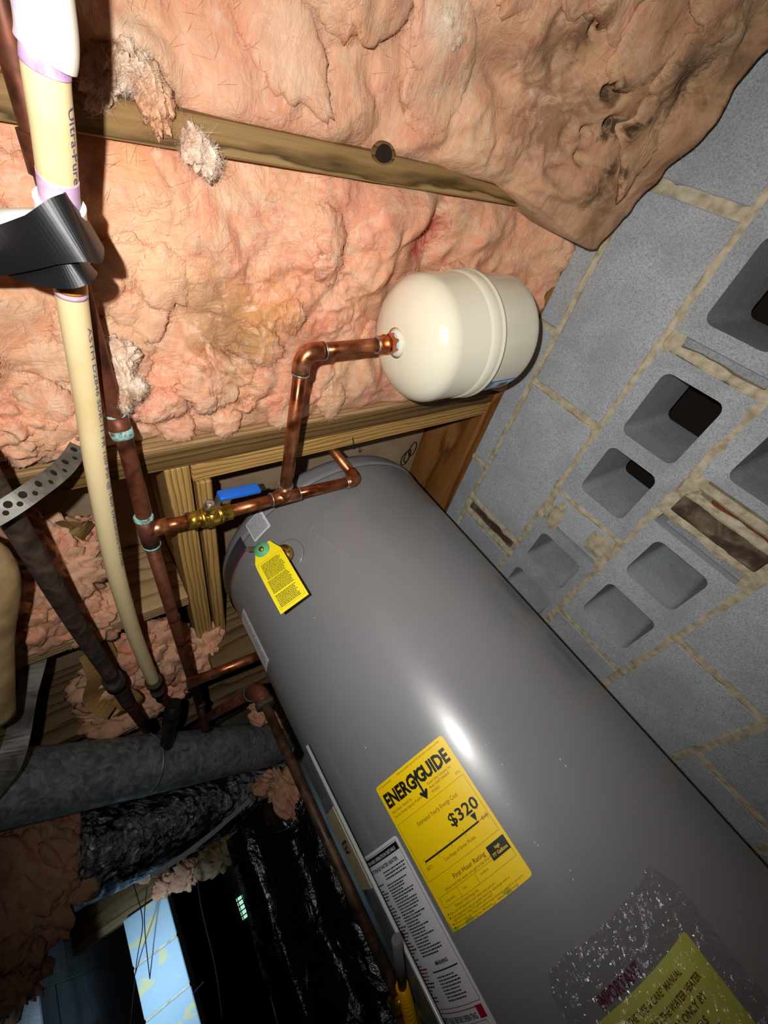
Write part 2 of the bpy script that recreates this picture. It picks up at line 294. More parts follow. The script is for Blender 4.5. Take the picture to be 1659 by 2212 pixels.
def tube_vf(path, rad, seg=16, cap=True):
    P = [Vector(p) for p in path]; n = len(P); rs = rad if hasattr(rad, '__len__') else [rad] * n
    V = []; F = []; up = None
    for i in range(n):
        t = (P[min(i + 1, n - 1)] - P[max(i - 1, 0)]).normalized()
        if up is None: up = t.orthogonal().normalized()
        up = (up - t * up.dot(t)).normalized(); s = t.cross(up)
        for k in range(seg):
            a = 2 * math.pi * k / seg; V.append(P[i] + (up * math.cos(a) + s * math.sin(a)) * rs[i])
    for i in range(n - 1):
        for k in range(seg): F.append((i * seg + k, i * seg + (k + 1) % seg, (i + 1) * seg + (k + 1) % seg, (i + 1) * seg + k))
    if cap: F.append(tuple(range(seg))[::-1]); F.append(tuple(range((n - 1) * seg, n * seg)))
    return V, F
def autosmooth(o):
    for p in o.data.polygons: p.use_smooth = len(p.vertices) <= 4
    return o
def tube(name, path, rad, mat, parent=None, seg=18): 
    V, F = tube_vf(path, rad, seg); return autosmooth(pyd(name, V, F, mat, parent))
def lathe(name, a, b, prof, mat, parent=None, seg=48):
    # prof: list of (t along a->b in metres, radius)
    a = Vector(a); d = (Vector(b) - a).normalized(); u = d.orthogonal().normalized(); s = d.cross(u); V = []; F = []
    for t, r in prof:
        for k in range(seg):
            an = 2 * math.pi * k / seg; V.append(a + d * t + (u * math.cos(an) + s * math.sin(an)) * max(r, 1e-5))
    n = len(prof)
    for i in range(n - 1):
        for k in range(seg): F.append((i * seg + k, i * seg + (k + 1) % seg, (i + 1) * seg + (k + 1) % seg, (i + 1) * seg + k))
    F.append(tuple(range(seg))[::-1]); F.append(tuple(range((n - 1) * seg, n * seg)))
    return autosmooth(pyd(name, V, F, mat, parent))
def ribbon(name, path, width, thick, side, mat, parent=None):
    # flat band along a path; side: list of width directions or one direction
    P = [Vector(p) for p in path]; n = len(P); V = []; F = []
    for i in range(n):
        t = (P[min(i + 1, n - 1)] - P[max(i - 1, 0)]).normalized(); s = Vector(side[i] if isinstance(side, list) else side); s = (s - t * s.dot(t)).normalized(); nn = t.cross(s)
        wd = width[i] if hasattr(width, '__len__') else width
        for a, b in ((-.5, -.5), (.5, -.5), (.5, .5), (-.5, .5)): V.append(P[i] + s * wd * a + nn * thick * b)
    for i in range(n - 1):
        for k in range(4): F.append((i * 4 + k, i * 4 + (k + 1) % 4, (i + 1) * 4 + (k + 1) % 4, (i + 1) * 4 + k))
    F.append((3, 2, 1, 0)); F.append(tuple(range((n - 1) * 4, n * 4)))
    o = pyd(name, V, F, mat, parent); return o

# ------------------------------------------------------------------ text and print
def text_vf(s, size, align='LEFT', bold=0.0, stretch=1.0):
    cu = bpy.data.curves.new('t', 'FONT'); cu.body = s; cu.size = size; cu.align_x = align; cu.resolution_u = 2; cu.offset = bold
    o = bpy.data.objects.new('t', cu); COL.objects.link(o)
    dg = bpy.context.evaluated_depsgraph_get(); me = o.evaluated_get(dg).to_mesh()
    V = [(v.co.x * stretch, v.co.y) for v in me.vertices]; F = [tuple(p.vertices) for p in me.polygons]
    o.evaluated_get(dg).to_mesh_clear(); bpy.data.objects.remove(o, do_unlink=True); bpy.data.curves.remove(cu)
    return V, F
class Print:
    def __init__(s): s.V = []; s.F = []
    def text(s, t, x, y, size, align='LEFT', bold=0., stretch=1., width=None, skew=0):
        V, F = text_vf(t, size, align, bold, 1.0)
        if width:
            w = max(v[0] for v in V) - min(v[0] for v in V); stretch = width / w
        b = len(s.V); s.V += [(x + v[0] * stretch + skew * v[1], y + v[1]) for v in V]; s.F += [tuple(i + b for i in f) for f in F]; return s
    def rect(s, x0, y0, x1, y1, n=6):
        b = len(s.V); n = max(1, min(n, int(abs(x1 - x0) / .006) + 1))
        for i in range(n + 1):
            x = x0 + (x1 - x0) * i / n; s.V += [(x, y0), (x, y1)]
        for i in range(n): s.F.append((b + 2 * i, b + 2 * i + 2, b + 2 * i + 3, b + 2 * i + 1))
        return s
    def frame(s, x0, y0, x1, y1, t):
        s.rect(x0, y0, x1, y0 + t); s.rect(x0, y1 - t, x1, y1); s.rect(x0, y0, x0 + t, y1); s.rect(x1 - t, y0, x1, y1); return s
    def poly(s, pts): b = len(s.V); s.V += list(pts); s.F.append(tuple(range(b, b + len(pts)))); return s
    def lines(s, x0, x1, y1, y0, pitch, h, rg, ragged=.25):
        # rows of print too small to read: short word-long strokes
        y = y1
        while y > y0:
            x = x0; xe = x1 - rg.random() * ragged * (x1 - x0)
            while x < xe - .001:
                wd = min(rg.uniform(.0015, .0065), xe - x); s.rect(x, y - h, x + wd, y, 1); x += wd + h * .55
            y -= pitch
        return s
    def build(s, name, mapf, mat, parent): return pyd(name, [mapf(x, y) for x, y in s.V], s.F, mat, parent)

# ================================================================== STRUCTURE
WX = .913
# ---------- right-hand concrete-block wall
wall = sempty('wall_right')
def rrect(y0, z0, y1, z1, r, n=4):
    out = []
    for cy, cz, a0 in ((y1 - r, z1 - r, 0), (y0 + r, z1 - r, 90), (y0 + r, z0 + r, 180), (y1 - r, z0 + r, 270)):
        for k in range(n + 1):
            a = R(a0 + 90 * k / n); out.append((cy + r * math.cos(a), cz + r * math.sin(a)))
    return out
def block_holes(name, y0, y1, z0, z1, cores, mat, depth=.19, x0=None, taper=.006):
    x0 = WX if x0 is None else x0
    bm = bmesh.new(); E = []
    def loop(pts, x):
        vs_ = [bm.verts.new((x, p[0], p[1])) for p in pts]; return vs_
    outer = loop([(y0, z0), (y1, z0), (y1, z1), (y0, z1)], x0); holes = [loop(rrect(*c, .017), x0) for c in cores]
    for L in [outer] + holes:
        for i in range(len(L)): E.append(bm.edges.new((L[i], L[(i + 1) % len(L)])))
    bmesh.ops.triangle_fill(bm, use_beauty=True, use_dissolve=False, edges=E)
    ob = loop([(y0, z0), (y1, z0), (y1, z1), (y0, z1)], x0 + depth)
    for i in range(4): bm.faces.new((outer[i], outer[(i + 1) % 4], ob[(i + 1) % 4], ob[i]))
    for c, L in zip(cores, holes):
        y_, z_, Y_, Z_ = c; B = loop(rrect(y_ + taper, z_ + taper, Y_ - taper, Z_ - taper, .017), x0 + depth)
        for i in range(len(L)): bm.faces.new((L[(i + 1) % len(L)], L[i], B[i], B[(i + 1) % len(L)]))
    bmesh.ops.recalc_face_normals(bm, faces=list(bm.faces))
    return obj(name, bm, mat, wall)
def block(y0, y1, z0, z1, mat='concrete_block', x=WX, d=.19, bev=.004, name='concrete_block'): return box(name, (x, y0, z0), (x + d, y1, z1), mat, wall, bev)
Z = [.571, .511, .307, .108, -.098, -.302, -.505, -.708, -.95]      # bed-joint heights, top of wall first
J = .005
def full(i): return Z[i + 1] + J, Z[i] - J
HEADS = []
# course 0: a low course under the sill plate
z0, z1 = Z[1] + J, Z[0]
for a, b in ((-1.3, -.505), (-.495, -.105), (-.095, .293), (.303, .695), (.705, 1.095), (1.105, 1.5)): block(a, b, z0, z1)
for y in (-.10, .298, .700, 1.10): HEADS.append((y, z0, z1, .010))
z0, z1 = full(1)
for a, b in ((-1.2, -.390), (-.380, .010), (.025, .410), (.424, .812)): block(a, b, z0, z1)
block(.826, .862, z0 + .004, z1, 'clay_brick', WX + .004, .17, .005, 'brick'); block(.880, 1.27, z0, z1)
for y in (-.385, .0175, .417): HEADS.append((y, z0, z1, .013))
HEADS += [(.819, z0, z1, .014), (.871, z0, z1, .016)]
z0, z1 = full(2)
block(-1.2, -.60, z0, z1); block(-.592, -.195, z0, z1)
block_holes('concrete_block', -.186, .190, z0, z1, [(-.150, .146, -.010, .270), (.026, .150, .161, .270)], 'concrete_block')
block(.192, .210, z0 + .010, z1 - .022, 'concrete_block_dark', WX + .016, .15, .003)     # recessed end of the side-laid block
block_holes('concrete_block', .224, .590, z0, z1, [(.253, .146, .392, .268), (.427, .146, .555, .264)], 'concrete_block')
block(.604, .690, z0, z1, 'concrete_block', WX + .006, .17)
block_holes('concrete_block', .693, .985, z0, z1, [(.722, .138, .828, .268), (.876, .132, .958, .268)], 'concrete_block')
block(.997, 1.39, z0, z1)
for y in (-.19, .2155, .597, .991): HEADS.append((y, z0, z1, .011))
z0, z1 = full(3)
block(-1.2, -.44, z0, z1)
block_holes('concrete_block', -.43, -.04, z0, z1, [(-.40, -.055, -.26, .068), (-.215, -.055, -.08, .068)], 'concrete_block')
block_holes('concrete_block', -.03, .372, z0, z1, [(.0, -.055, .165, .068), (.215, -.055, .351, .068)], 'concrete_block')
box('mortar_slat', (WX - .004, .378, z0 + .01), (WX + .15, .398, z1 - .004), 'mortar', wall, .006)
box('brick_chip', (WX + .004, .401, z0 + .005), (WX + .12, .409, z1 - .05), 'red_brick', wall, .002)
block(.418, .464, z0 + .010, z1 - .008, 'clay_brick', WX - .001, .17, .005, 'brick')
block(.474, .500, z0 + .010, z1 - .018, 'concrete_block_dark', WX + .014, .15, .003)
block_holes('concrete_block', .502, .868, z0, z1, [(.529, -.055, .645, .068), (.693, -.060, .820, .070)], 'concrete_block')
block(.882, 1.28, z0, z1)
for y in (-.035, .413, .469, .875): HEADS.append((y, z0, z1, .013))
for i, js in ((4, (-.11, .286, .685, 1.09)), (5, (.08, .478, .876, 1.28)), (6, (-.11, .286, .685, 1.09))):
    z0, z1 = full(i); e = [-1.2] + list(js) + [1.5]
    for a, b in zip(e[:-1], e[1:]): block(a + .006, b - .006, z0, z1)
    for y in js: HEADS.append((y, z0, z1, .015))
block(-1.2, 1.5, Z[8], Z[7] - J)
# mortar: irregular raked strips in every joint, filling the depth behind
def strip(p0, p1, half, horiz, seed, depth=.19):
    n = max(6, int((p1 - p0[0 if horiz else 1]) / .012)) if False else 0
def mortar_bed(y0, y1, z, half, seed):
    n = int((y1 - y0) / .014); ys = np.linspace(y0, y1, n); nz = (vnoise(ys * 40, ys * 0, seed) - .5); nz2 = (vnoise(ys * 40, ys * 0 + 9, seed) - .5); px = vnoise(ys * 55, ys * 0 + 3, seed)
    V = []; F = []
    for i in range(n):
        x = WX - .0025 + .005 * px[i]
        V += [(WX + .16, ys[i], z + half * .7), (WX + .002, ys[i], z + half * (1.25 + 1.1 * nz[i])), (x, ys[i], z + half * .45), (x + .001, ys[i], z - half * .45), (WX + .002, ys[i], z - half * (1.25 + 1.1 * nz2[i])), (WX + .16, ys[i], z - half * .7)]
    for i in range(n - 1):
        for k in range(6): F.append((i * 6 + k, i * 6 + (k + 1) % 6, i * 6 + 6 + (k + 1) % 6, i * 6 + 6 + k))
    pyd('mortar_bed', V, F, 'mortar', wall)
def mortar_head(y, z0, z1, half, seed):
    n = max(5, int((z1 - z0) / .014)); zs = np.linspace(z0, z1, n); a = vnoise(zs * 45, zs * 0 + 1, seed) - .5; b = vnoise(zs * 45, zs * 0 + 7, seed) - .5; px = vnoise(zs * 55, zs * 0 + 3, seed); V = []; F = []
    for i in range(n):
        x = WX - .0025 + .005 * px[i]
        V += [(WX + .16, y + half * .7, zs[i]), (WX + .002, y + half * (1.2 + a[i]), zs[i]), (x, y + half * .45, zs[i]), (x + .001, y - half * .45, zs[i]), (WX + .002, y - half * (1.2 + b[i]), zs[i]), (WX + .16, y - half * .7, zs[i])]
    for i in range(n - 1):
        for k in range(6): F.append((i * 6 + (k + 1) % 6, i * 6 + k, i * 6 + 6 + k, i * 6 + 6 + (k + 1) % 6))
    pyd('mortar_head', V, F, 'mortar', wall)
for i, z in enumerate(Z[1:8]): mortar_bed(-1.2, 1.45, z, [.0078, .0105, .0125, .0125, .0125, .012, .012][i], i + 3)
for i, (y, z0, z1, wd) in enumerate(HEADS): mortar_head(y, z0, z1, wd * .68, 60 + i)
# mortar smear and patch between the side-laid blocks
def blob_patch(name, c, ry, rz, th, seed, mat, parent):
    V = [(c[0] - th, c[1], c[2])]; F = []; n = 22
    for k in range(n):
        a = 2 * math.pi * k / n; q = .75 + .5 * float(vnoise(np.array([k * .9]), np.array([seed * 3.1]), seed)[0]); V.append((c[0] - th * .7, c[1] + ry * q * .6 * math.cos(a), c[2] + rz * q * .6 * math.sin(a)))
    for k in range(n):
        a = 2 * math.pi * k / n; q = .75 + .5 * float(vnoise(np.array([k * .9]), np.array([seed * 3.1]), seed)[0]); V.append((c[0] + .004, c[1] + ry * q * math.cos(a), c[2] + rz * q * math.sin(a)))
    for k in range(n):
        k2 = (k + 1) % n; F.append((0, 1 + k2, 1 + k)); F.append((1 + k, 1 + k2, 1 + n + k2, 1 + n + k))
    return pyd(name, V, F, mat, parent)
blob_patch('mortar_smear', (WX, .640, .140), .034, .040, .002, 3, 'mortar', wall); blob_patch('mortar_smear', (WX, .668, .268), .05, .020, .0025, 5, 'mortar', wall)
blob_patch('mortar_smear', (WX, .207, .290), .03, .018, .002, 8, 'mortar', wall); blob_patch('mortar_smear', (WX, .160, .118), .012, .035, .003, 9, 'mortar', wall); blob_patch('mortar_smear', (WX, .400, .098), .035, .02, .005, 11, 'mortar', wall)
# what lies behind the open cores
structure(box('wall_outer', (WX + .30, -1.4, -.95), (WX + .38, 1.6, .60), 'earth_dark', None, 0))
# ---------- sill plate and rim board on top of the wall
structure(box('trim_1', (WX + .008, -1.2, .571), (WX + .15, 1.5, .609), 'wood_sill', None, .002))
structure(box('trim_2', (WX + .030, -1.2, .609), (WX + .068, 1.5, .842), 'wood_sill', None, .002))
# ---------- floor of the crawl space, subfloor overhead, far walls
structure(box('floor', (-5, -2.5, -1.05), (WX + .4, 6, -.95), 'dirt', None, 0))
structure(box('ceiling', (-5, -2.5, .842), (WX + .2, 6, .87), 'drywall', None, 0))
far = sempty('wall_back')
box('wall_face', (-5, 5.82, -.95), (WX + .4, 6.0, .84), 'earth_dark', far, 0)  # near-black colour puts the unlit darkness of the far end into the wall
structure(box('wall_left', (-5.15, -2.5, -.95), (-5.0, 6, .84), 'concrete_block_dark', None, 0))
part_w = sempty('wall_partition')
for zi in range(9):
    off = .2 if zi % 2 else 0; bz = -.95 + zi * .203; z_1 = min(bz + .193, .84)
    for k in range(8):
        a = 2.72 + k * .4 - (off if k else 0); b = a + .39 - (off if not k else 0)
        box('concrete_block', (-.95, a, bz), (-.76, b, z_1), 'concrete_block_dark', part_w, .004)
box('mortar_core', (-.94, 2.73, -.95), (-.77, 5.7, .84), 'mortar', part_w, 0)

# ================================================================== JOISTS AND FRAMING
def joist(label, x0, x1, y0, y1, mat, z0=.600, z1=.840):
    o = box('floor_joist', (x0, y0, z0), (x1, y1, z1), mat, None, .0025); return tag(o, label, 'joist')
XL = -1.6
j1 = joist('brown floor joist with a round dark knot, between the two insulated bays', XL, WX + .02, .068, .100, 'wood_joist')
kp = at(830, 332, z=.5985)
for nm, rx, ry, mt, dz in (('knot', .0190, .0125, 'wood_treated', .0), ('knot_hole', .0135, .0100, 'earth_dark', -.0006)):
    V = []; n_ = 28
    for k in range(n_): a = 2 * math.pi * k / n_; V.append((kp.x + rx * math.cos(a) * (1 + .08 * math.sin(3 * a)), kp.y + ry * math.sin(a), .5992 + dz))
    V2 = [(v[0], v[1], .604) for v in V]
    pyd(nm, V + V2, [tuple(range(n_))[::-1]] + [(k, (k + 1) % n_, n_ + (k + 1) % n_, n_ + k) for k in range(n_)], mt, j1)
j2 = joist('pale floor joist with a dark underside above the copper valve line', XL, WX + .02, .487, .533, 'wood_joist_pale')
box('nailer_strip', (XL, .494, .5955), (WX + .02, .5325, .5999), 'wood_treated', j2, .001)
hd = joist('yellow pine header nailed beside the pale joist, marked with a small arrow', .134, WX + .02, .537, .578, 'wood_header')
tr1 = joist('yellow pine trimmer beside the heater, behind the brass valve', .090, .131, .537, 1.19, 'wood_trimmer')
tr2 = joist('second pine trimmer, nearest the grey heater', .140, .167, .584, 1.19, 'wood_trimmer')
j3 = joist('weathered floor joist behind the old copper pipe, above pink clumps', XL, .088, .937, .975, 'wood_joist_pale')
j4 = joist('dark far floor joist above the galvanized duct', XL, WX, 1.40, 1.44, 'wood_far')
j5 = joist('grey-brown far header behind the heater and its pine trimmers', .10, WX, 1.195, 1.235, 'wood_far', .50, .84)
j6 = joist('deep brown far joist over the foil duct', XL, WX, 1.86, 1.90, 'wood_far')
# arrow and marker notes
p = Print()
def stroke(pr, a, b, t=.0013):
    a = Vector(a + (0,)); b = Vector(b + (0,)); d = (b - a).normalized(); s = Vector((-d.y, d.x, 0)) * t; pr.poly([tuple((a + s)[:2]), tuple((a - s)[:2]), tuple((b - s)[:2]), tuple((b + s)[:2])])
ap = at(762, 945, z=.6); aq = at(765, 970, z=.6)
stroke(p, (ap.x, ap.y), (aq.x, aq.y)); stroke(p, (aq.x - .007, aq.y - .008), (aq.x, aq.y)); stroke(p, (aq.x + .007, aq.y - .008), (aq.x, aq.y))
p.build('pencil_arrow', lambda x, y: (x, y, .5996), 'marker_ink', hd)
# drywall panel overhead in the opening, with a black marker scribble
dw = tag(box('drywall_panel', (XL, .585, .800), (WX + .02, 1.39, .812), 'drywall', None, .001), 'beige drywall panel seen up between the joists, with black marker loops', 'panel')
for k, (px, py) in enumerate(((880, 985), (890, 975), (872, 1000))):
    c = at(px, py, z=.799); L = [c + Vector((.012 * math.cos(a) * (1 + .2 * k), .030 * math.sin(a) - .01 * k, 0)) for a in np.linspace(0, 6.5, 30)]
    ribbon('marker_loop', L, .004, .0012, (0, 0, 1) if False else [Vector((math.cos(a), math.sin(a), 0)) for a in np.linspace(0, 6.5, 30)], 'marker_ink', dw)

# ================================================================== INSULATION
def fibres(parent, P, N, count, seed, mat, lmin=.008, lmax=.026, wd=.00013):
    rg = np.random.RandomState(seed); idx = rg.randint(0, len(P), count); V = []; F = []
    for i in idx:
        p = P[i]; nn = N[i]; d = rg.normal(size=3); d -= nn * d.dot(nn) * .92; d /= np.linalg.norm(d) + 1e-9; L = rg.uniform(lmin, lmax)
        s = np.cross(d, nn); s /= np.linalg.norm(s) + 1e-9; bend = rg.normal(size=3) * L * .35
        a = p - d * L * .5; b = p + nn * .0015 + bend * .5; c = p + d * L * .5 + nn * rg.uniform(0, .003) + bend; k = len(V)
        V += [a - s * wd, a + s * wd, b - s * wd, b + s * wd, c]; F += [(k, k + 1, k + 3, k + 2), (k + 2, k + 3, k + 4)]
    o = pyd('fibres', V, F, mat, parent); o['kind'] = 'stuff'; return o
def batt(label, x0, x1, y0, y1, res, zfun, mat, top=.80, nf=9000, seed=1, edge=None):
    nx = int((x1 - x0) / res) + 1; ny = int((y1 - y0) / res) + 1
    X, Y = np.meshgrid(np.linspace(x0, x1, nx), np.linspace(y0, y1, ny)); 
    Xe, Ye = (X, Y) if edge is None else edge(X, Y)
    Zz = zfun(Xe, Ye); V = np.stack([Xe, Ye, Zz], -1).reshape(-1, 3)
    i = np.arange(ny - 1)[:, None] * nx + np.arange(nx - 1)[None, :]
    F = np.stack([i, i + nx, i + nx + 1, i + 1], -1).reshape(-1, 4)
    ring = list(range(nx)) + [r * nx + nx - 1 for r in range(1, ny)] + [(ny - 1) * nx + c for c in range(nx - 2, -1, -1)] + [r * nx for r in range(ny - 2, 0, -1)]
    base = len(V); sk = V[ring].copy(); sk[:, 2] = np.maximum(sk[:, 2] + .03, top)
    VV = np.concatenate([V, sk]); FF = [tuple(f) for f in F.tolist()]; m = len(ring)
    for k in range(m): FF.append((ring[k], ring[(k + 1) % m], base + (k + 1) % m, base + k))
    FF.append(tuple(range(base, base + m))[::-1])
    o = pyd('insulation_batt', VV.tolist(), FF, mat, None)
    for p_ in o.data.polygons: p_.use_smooth = len(p_.vertices) <= 4
    tag(o, label, 'insulation')
    gy, gx = np.gradient(Zz, res); N = np.stack([gx, gy, -np.ones_like(Zz)], -1); N /= np.linalg.norm(N, axis=-1, keepdims=True)
    if nf: fibres(o, V, N.reshape(-1, 3), nf, seed, mat)
    return o
sstep = lambda a, b, x: (lambda t: t * t * (3 - 2 * t))(np.clip((x - a) / (b - a), 0, 1))
def folds(x, y, s, ang, sc):
    c, sn = math.cos(ang), math.sin(ang); u = (c * x + sn * y) / sc; v = (-sn * x + c * y) / (sc * 3.2)
    u = u + .9 * (fbm(u * .8, v * 1.5, s, 3) - .5) * 2
    f = u - np.floor(u); return np.where(f < .8, f / .8, (1 - f) / .2)
def soft(x, y, sc, sd, warp=.5, k=.42):
    u = x / sc; v = y / sc
    u2 = u + warp * 2 * (fbm(u * 1.3, v * 1.3, sd + 3, 2) - .5); v2 = v + warp * 2 * (fbm(u * 1.3 + 40, v * 1.3, sd + 9, 2) - .5)
    f1, f2 = worley(u2, v2, sd); return 1 - np.exp(-((f2 - f1) / k) ** 2)
def crease(x, y, sc, sd, wd=.05):
    u = x / sc; v = y / sc
    u2 = u + 1.0 * (fbm(u * 1.6, v * 1.6, sd + 3, 4) - .5); v2 = v + 1.0 * (fbm(u * 1.6 + 40, v * 1.6, sd + 9, 4) - .5)
    f1, f2 = worley(u2, v2, sd); return np.exp(-((f2 - f1) / wd)) * sstep(.45, .62, fbm(u * .9, v * .9, sd + 20, 2))
def cotton(x, y, sd, big=1.0):
    msk = sstep(.35, .65, fbm(x / .13, y / .13, sd + 40, 2))
    h = .026 * big * (fbm(x / .22, y / .22, sd, 2) - .3) + .022 * big * soft(x, y, .19, sd + 1) + .011 * soft(x, y, .085, sd + 2, .6) + .0065 * msk * soft(x, y, .036, sd + 3, .7) + .003 * msk * soft(x, y, .016, sd + 4, .7)
    h = h + .010 * (fbm(x / .045, y / .045, sd + 7, 4) - .5)
    return h - .016 * crease(x, y, .20, sd + 5, .05) - .006 * crease(x, y, .085, sd + 6, .07)
def z_bay2(x, y):
    e = np.minimum(np.minimum(y - .098, .489 - y) / .05, 1); e = np.sqrt(np.clip(e, 0, 1))
    z = .640 - cotton(x, y, 11) * (.5 + .5 * e) - .020 * e
    z = z - .015 * sstep(.34, .44, y) * sstep(.04, .2, x) * sstep(.75, .55, x)
    z = z - .020 * np.exp(-((x - .47) ** 2 / .05 ** 2 + (y - .20) ** 2 / .10 ** 2)) + .040 * np.exp(-(((x - .575) ** 2 / .12 ** 2 + (y - .292) ** 2 / .095 ** 2)) ** 2)
    z = z - .042 * sstep(.82, .915, x)
    z = z + .028 * np.exp(-(((x - .575) / .028) ** 2 + ((y - .155) / .05) ** 2))
    return z
def edge2(X, Y):
    # ragged right end beside the wall
    t = sstep(.84, .945, X); return X - t * (.055 * fbm(Y / .03, Y * 0, 21, 4) + .018 * vnoise(Y / .011, Y * 0 + 4, 5)), Y
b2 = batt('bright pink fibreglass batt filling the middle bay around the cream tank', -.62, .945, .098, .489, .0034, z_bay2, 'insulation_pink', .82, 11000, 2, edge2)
def z_bay1(x, y):
    e = np.sqrt(np.clip(np.minimum((.070 - y) / .05, 1), 0, 1))
    return .634 - cotton(x, y, 31, 1.25) * (.4 + .6 * e) - .012 * e
def edge1(X, Y):
    return X, Y
PITS = []
def droop(x, y):
    z = z_bay1(x, y); t = sstep(.46, .90, x); drop = .165 + .06 * sstep(.05, -.22, y)
    z = z - t * drop * (1 - .05 * sstep(.02, .12, y))
    # torn pits
    for cx, cy, rr, dp in PITS: z = z + dp * np.exp(-(((x - cx) ** 2 + ((y - cy) * 1.5) ** 2) / rr ** 2) ** 1.5)
    return z
def surf(px, py, zf):
    # where a sight line meets the underside of a batt
    d = ray(px, py); z = .60
    for _ in range(40): z = .5 * z + .5 * float(zf(np.array([[d[0] * z / d[2]]]), np.array([[d[1] * z / d[2]]]))[0, 0])
    return d[0] * z / d[2], d[1] * z / d[2]
PITS = [surf(px, py, droop) + (rr, dp) for px, py, rr, dp in ((1330, 200, .013, .03), (1327, 268, .011, .045), (1275, 285, .009, .03), (1400, 260, .006, .025), (1268, 345, .012, .035), (1290, 60, .010, .02), (1220, 385, .02, .02), (1500, 160, .03, .03))]
def edge1b(X, Y):
    # the free right end sags in front of the wall and its corner hangs past the joist
    t = sstep(.62, .88, X); f = sstep(-.25, .07, Y)
    Y2 = Y + t * f * .062
    X2 = X - sstep(.80, .885, X) * (.012 * fbm(Y / .03, Y * 0, 41, 3) + .012 * sstep(.03, .07, Y))
    Y2 = Y2 - sstep(.80, .885, X) * f * .012
    return X2, Y2
b1 = batt('dusty brown-stained fibreglass batt sagging onto the block wall at upper right', -.62, .868, -.62, .072, .0036, droop, 'insulation_dusty', .80, 9000, 3, edge1b)

def flaps(parent, zf, spots, mat, seed):
    gx_ = np.linspace(-.25, 1.0, 251); gy_ = np.linspace(-.30, .55, 171); GX_, GY_ = np.meshgrid(gx_, gy_); GZ_ = zf(GX_, GY_)
    def sampler(X, Y):
        i = np.clip(((X + .25) / .005).astype(int), 0, 250); j = np.clip(((Y + .30) / .005).astype(int), 0, 170); return GZ_[j, i]
    # torn sheets of the batt: one side merges into it, the ragged other side hangs free
    for i, (x, y, rx, ry, ang, lift) in enumerate(spots):
        zc = float(sampler(np.array([x]), np.array([y]))[0]); nr, na = 12, 56; V = []; F = []; ca, sa = math.cos(ang), math.sin(ang)
        th = np.linspace(0, 2 * np.pi, na, endpoint=False); ragged = .62 + .5 * fbm(np.cos(th) * 1.6 + 9 + i, np.sin(th) * 1.6, seed + i, 4) + .16 * (vnoise(np.cos(th) * 9, np.sin(th) * 9 + i, seed) - .5)
        for side in (0, 1):
            for r in range(nr + 1):
                q = r / nr; lx = np.cos(th) * q * ragged * rx; ly = np.sin(th) * q * ragged * ry
                X = x + lx * ca - ly * sa; Y = y + lx * sa + ly * ca; free = np.clip(np.cos(th) * q, -1, 1)
                base = zc + (sampler(X, Y) - zc) * .45
                thick = .010 * np.sqrt(np.maximum(1 - q * q, 0)) + .0008
                zz = base - .002 - lift * (free * .75 + .25) - .006 * (fbm(X / .02, Y / .02, seed + 5, 3) - .5) + (thick if side else -thick)
                V += [(float(X[k]), float(Y[k]), float(zz[k])) for k in range(na)]
        n1 = (nr + 1) * na
        for r in range(nr):
            for k in range(na):
                k2 = (k + 1) % na; F.append((r * na + k, r * na + k2, (r + 1) * na + k2, (r + 1) * na + k)); F.append((n1 + r * na + k2, n1 + r * na + k, n1 + (r + 1) * na + k, n1 + (r + 1) * na + k2))
        for k in range(na): k2 = (k + 1) % na; F.append((nr * na + k, nr * na + k2, n1 + nr * na + k2, n1 + nr * na + k))
        o = pyd('flap', V, F, mat, parent, True)
        P = np.array(V[:n1]); ed = P[(nr - 2) * na:]; fibres(o, ed, np.tile(np.array([0, 0, -1.]), (len(ed), 1)), 260, seed + i, mat, .006, .02, .00011)
rgf = random.Random(12)
def spots(n_, x0, x1, y0, y1, smin, smax): return [(rgf.uniform(x0, x1), rgf.uniform(y0, y1), rgf.uniform(smin, smax), rgf.uniform(smin, smax) * .8, rgf.uniform(0, 6.3), rgf.uniform(.004, .012)) for _ in range(n_)]
flaps(b2, z_bay2, spots(22, .04, .50, .15, .43, .025, .06) + spots(7, .55, .85, .15, .40, .02, .05) + spots(7, -.12, .03, .15, .42, .03, .06) + [(.30, .455, .05, .03, 1.6, .010), (.20, .45, .04, .03, 1.8, .012), (.40, .445, .05, .035, 1.5, .010), (.12, .45, .04, .03, 1.2, .010)], 'insulation_pink', 200)
flaps(b1, droop, spots(12, .12, .55, -.14, .01, .04, .09) + spots(9, .55, .80, -.18, .03, .04, .08), 'insulation_dusty', 300)

def clump(parent, name, c, r, mat, seed=0, sub=5, amp=.35, fib=0, rot=0.):
    bm = bmesh.new(); bmesh.ops.create_icosphere(bm, subdivisions=sub, radius=1)
    P = np.array([v.co[:] for v in bm.verts]); q = P * 1.0
    th = np.arctan2(P[:, 1], P[:, 0]) ; u = P[:, 0] * 1.3 + P[:, 2] * .7; v = P[:, 1] * 1.3 - P[:, 2] * .6
    d = 1 - amp + amp * 1.0 * soft(u + seed, v, .85, seed) + amp * .55 * soft(u, v + seed, .40, seed + 1, .6) + amp * .25 * soft(u, v + seed, .17, seed + 4, .7) + amp * .7 * (fbm(u * 3, v * 3, seed + 2, 4) - .5)
    q = P * d[:, None] * np.array(r); cr, sr = math.cos(rot), math.sin(rot)
    q = np.stack([q[:, 0] * cr - q[:, 1] * sr, q[:, 0] * sr + q[:, 1] * cr, q[:, 2]], -1) + np.array(c)
    for vv, k in zip(bm.verts, q): vv.co = k
    o = obj(name, bm, mat, parent, True)
    if fib: fibres(o, q, P, fib * 2, seed, mat, .006, .022, .00010)
    return o
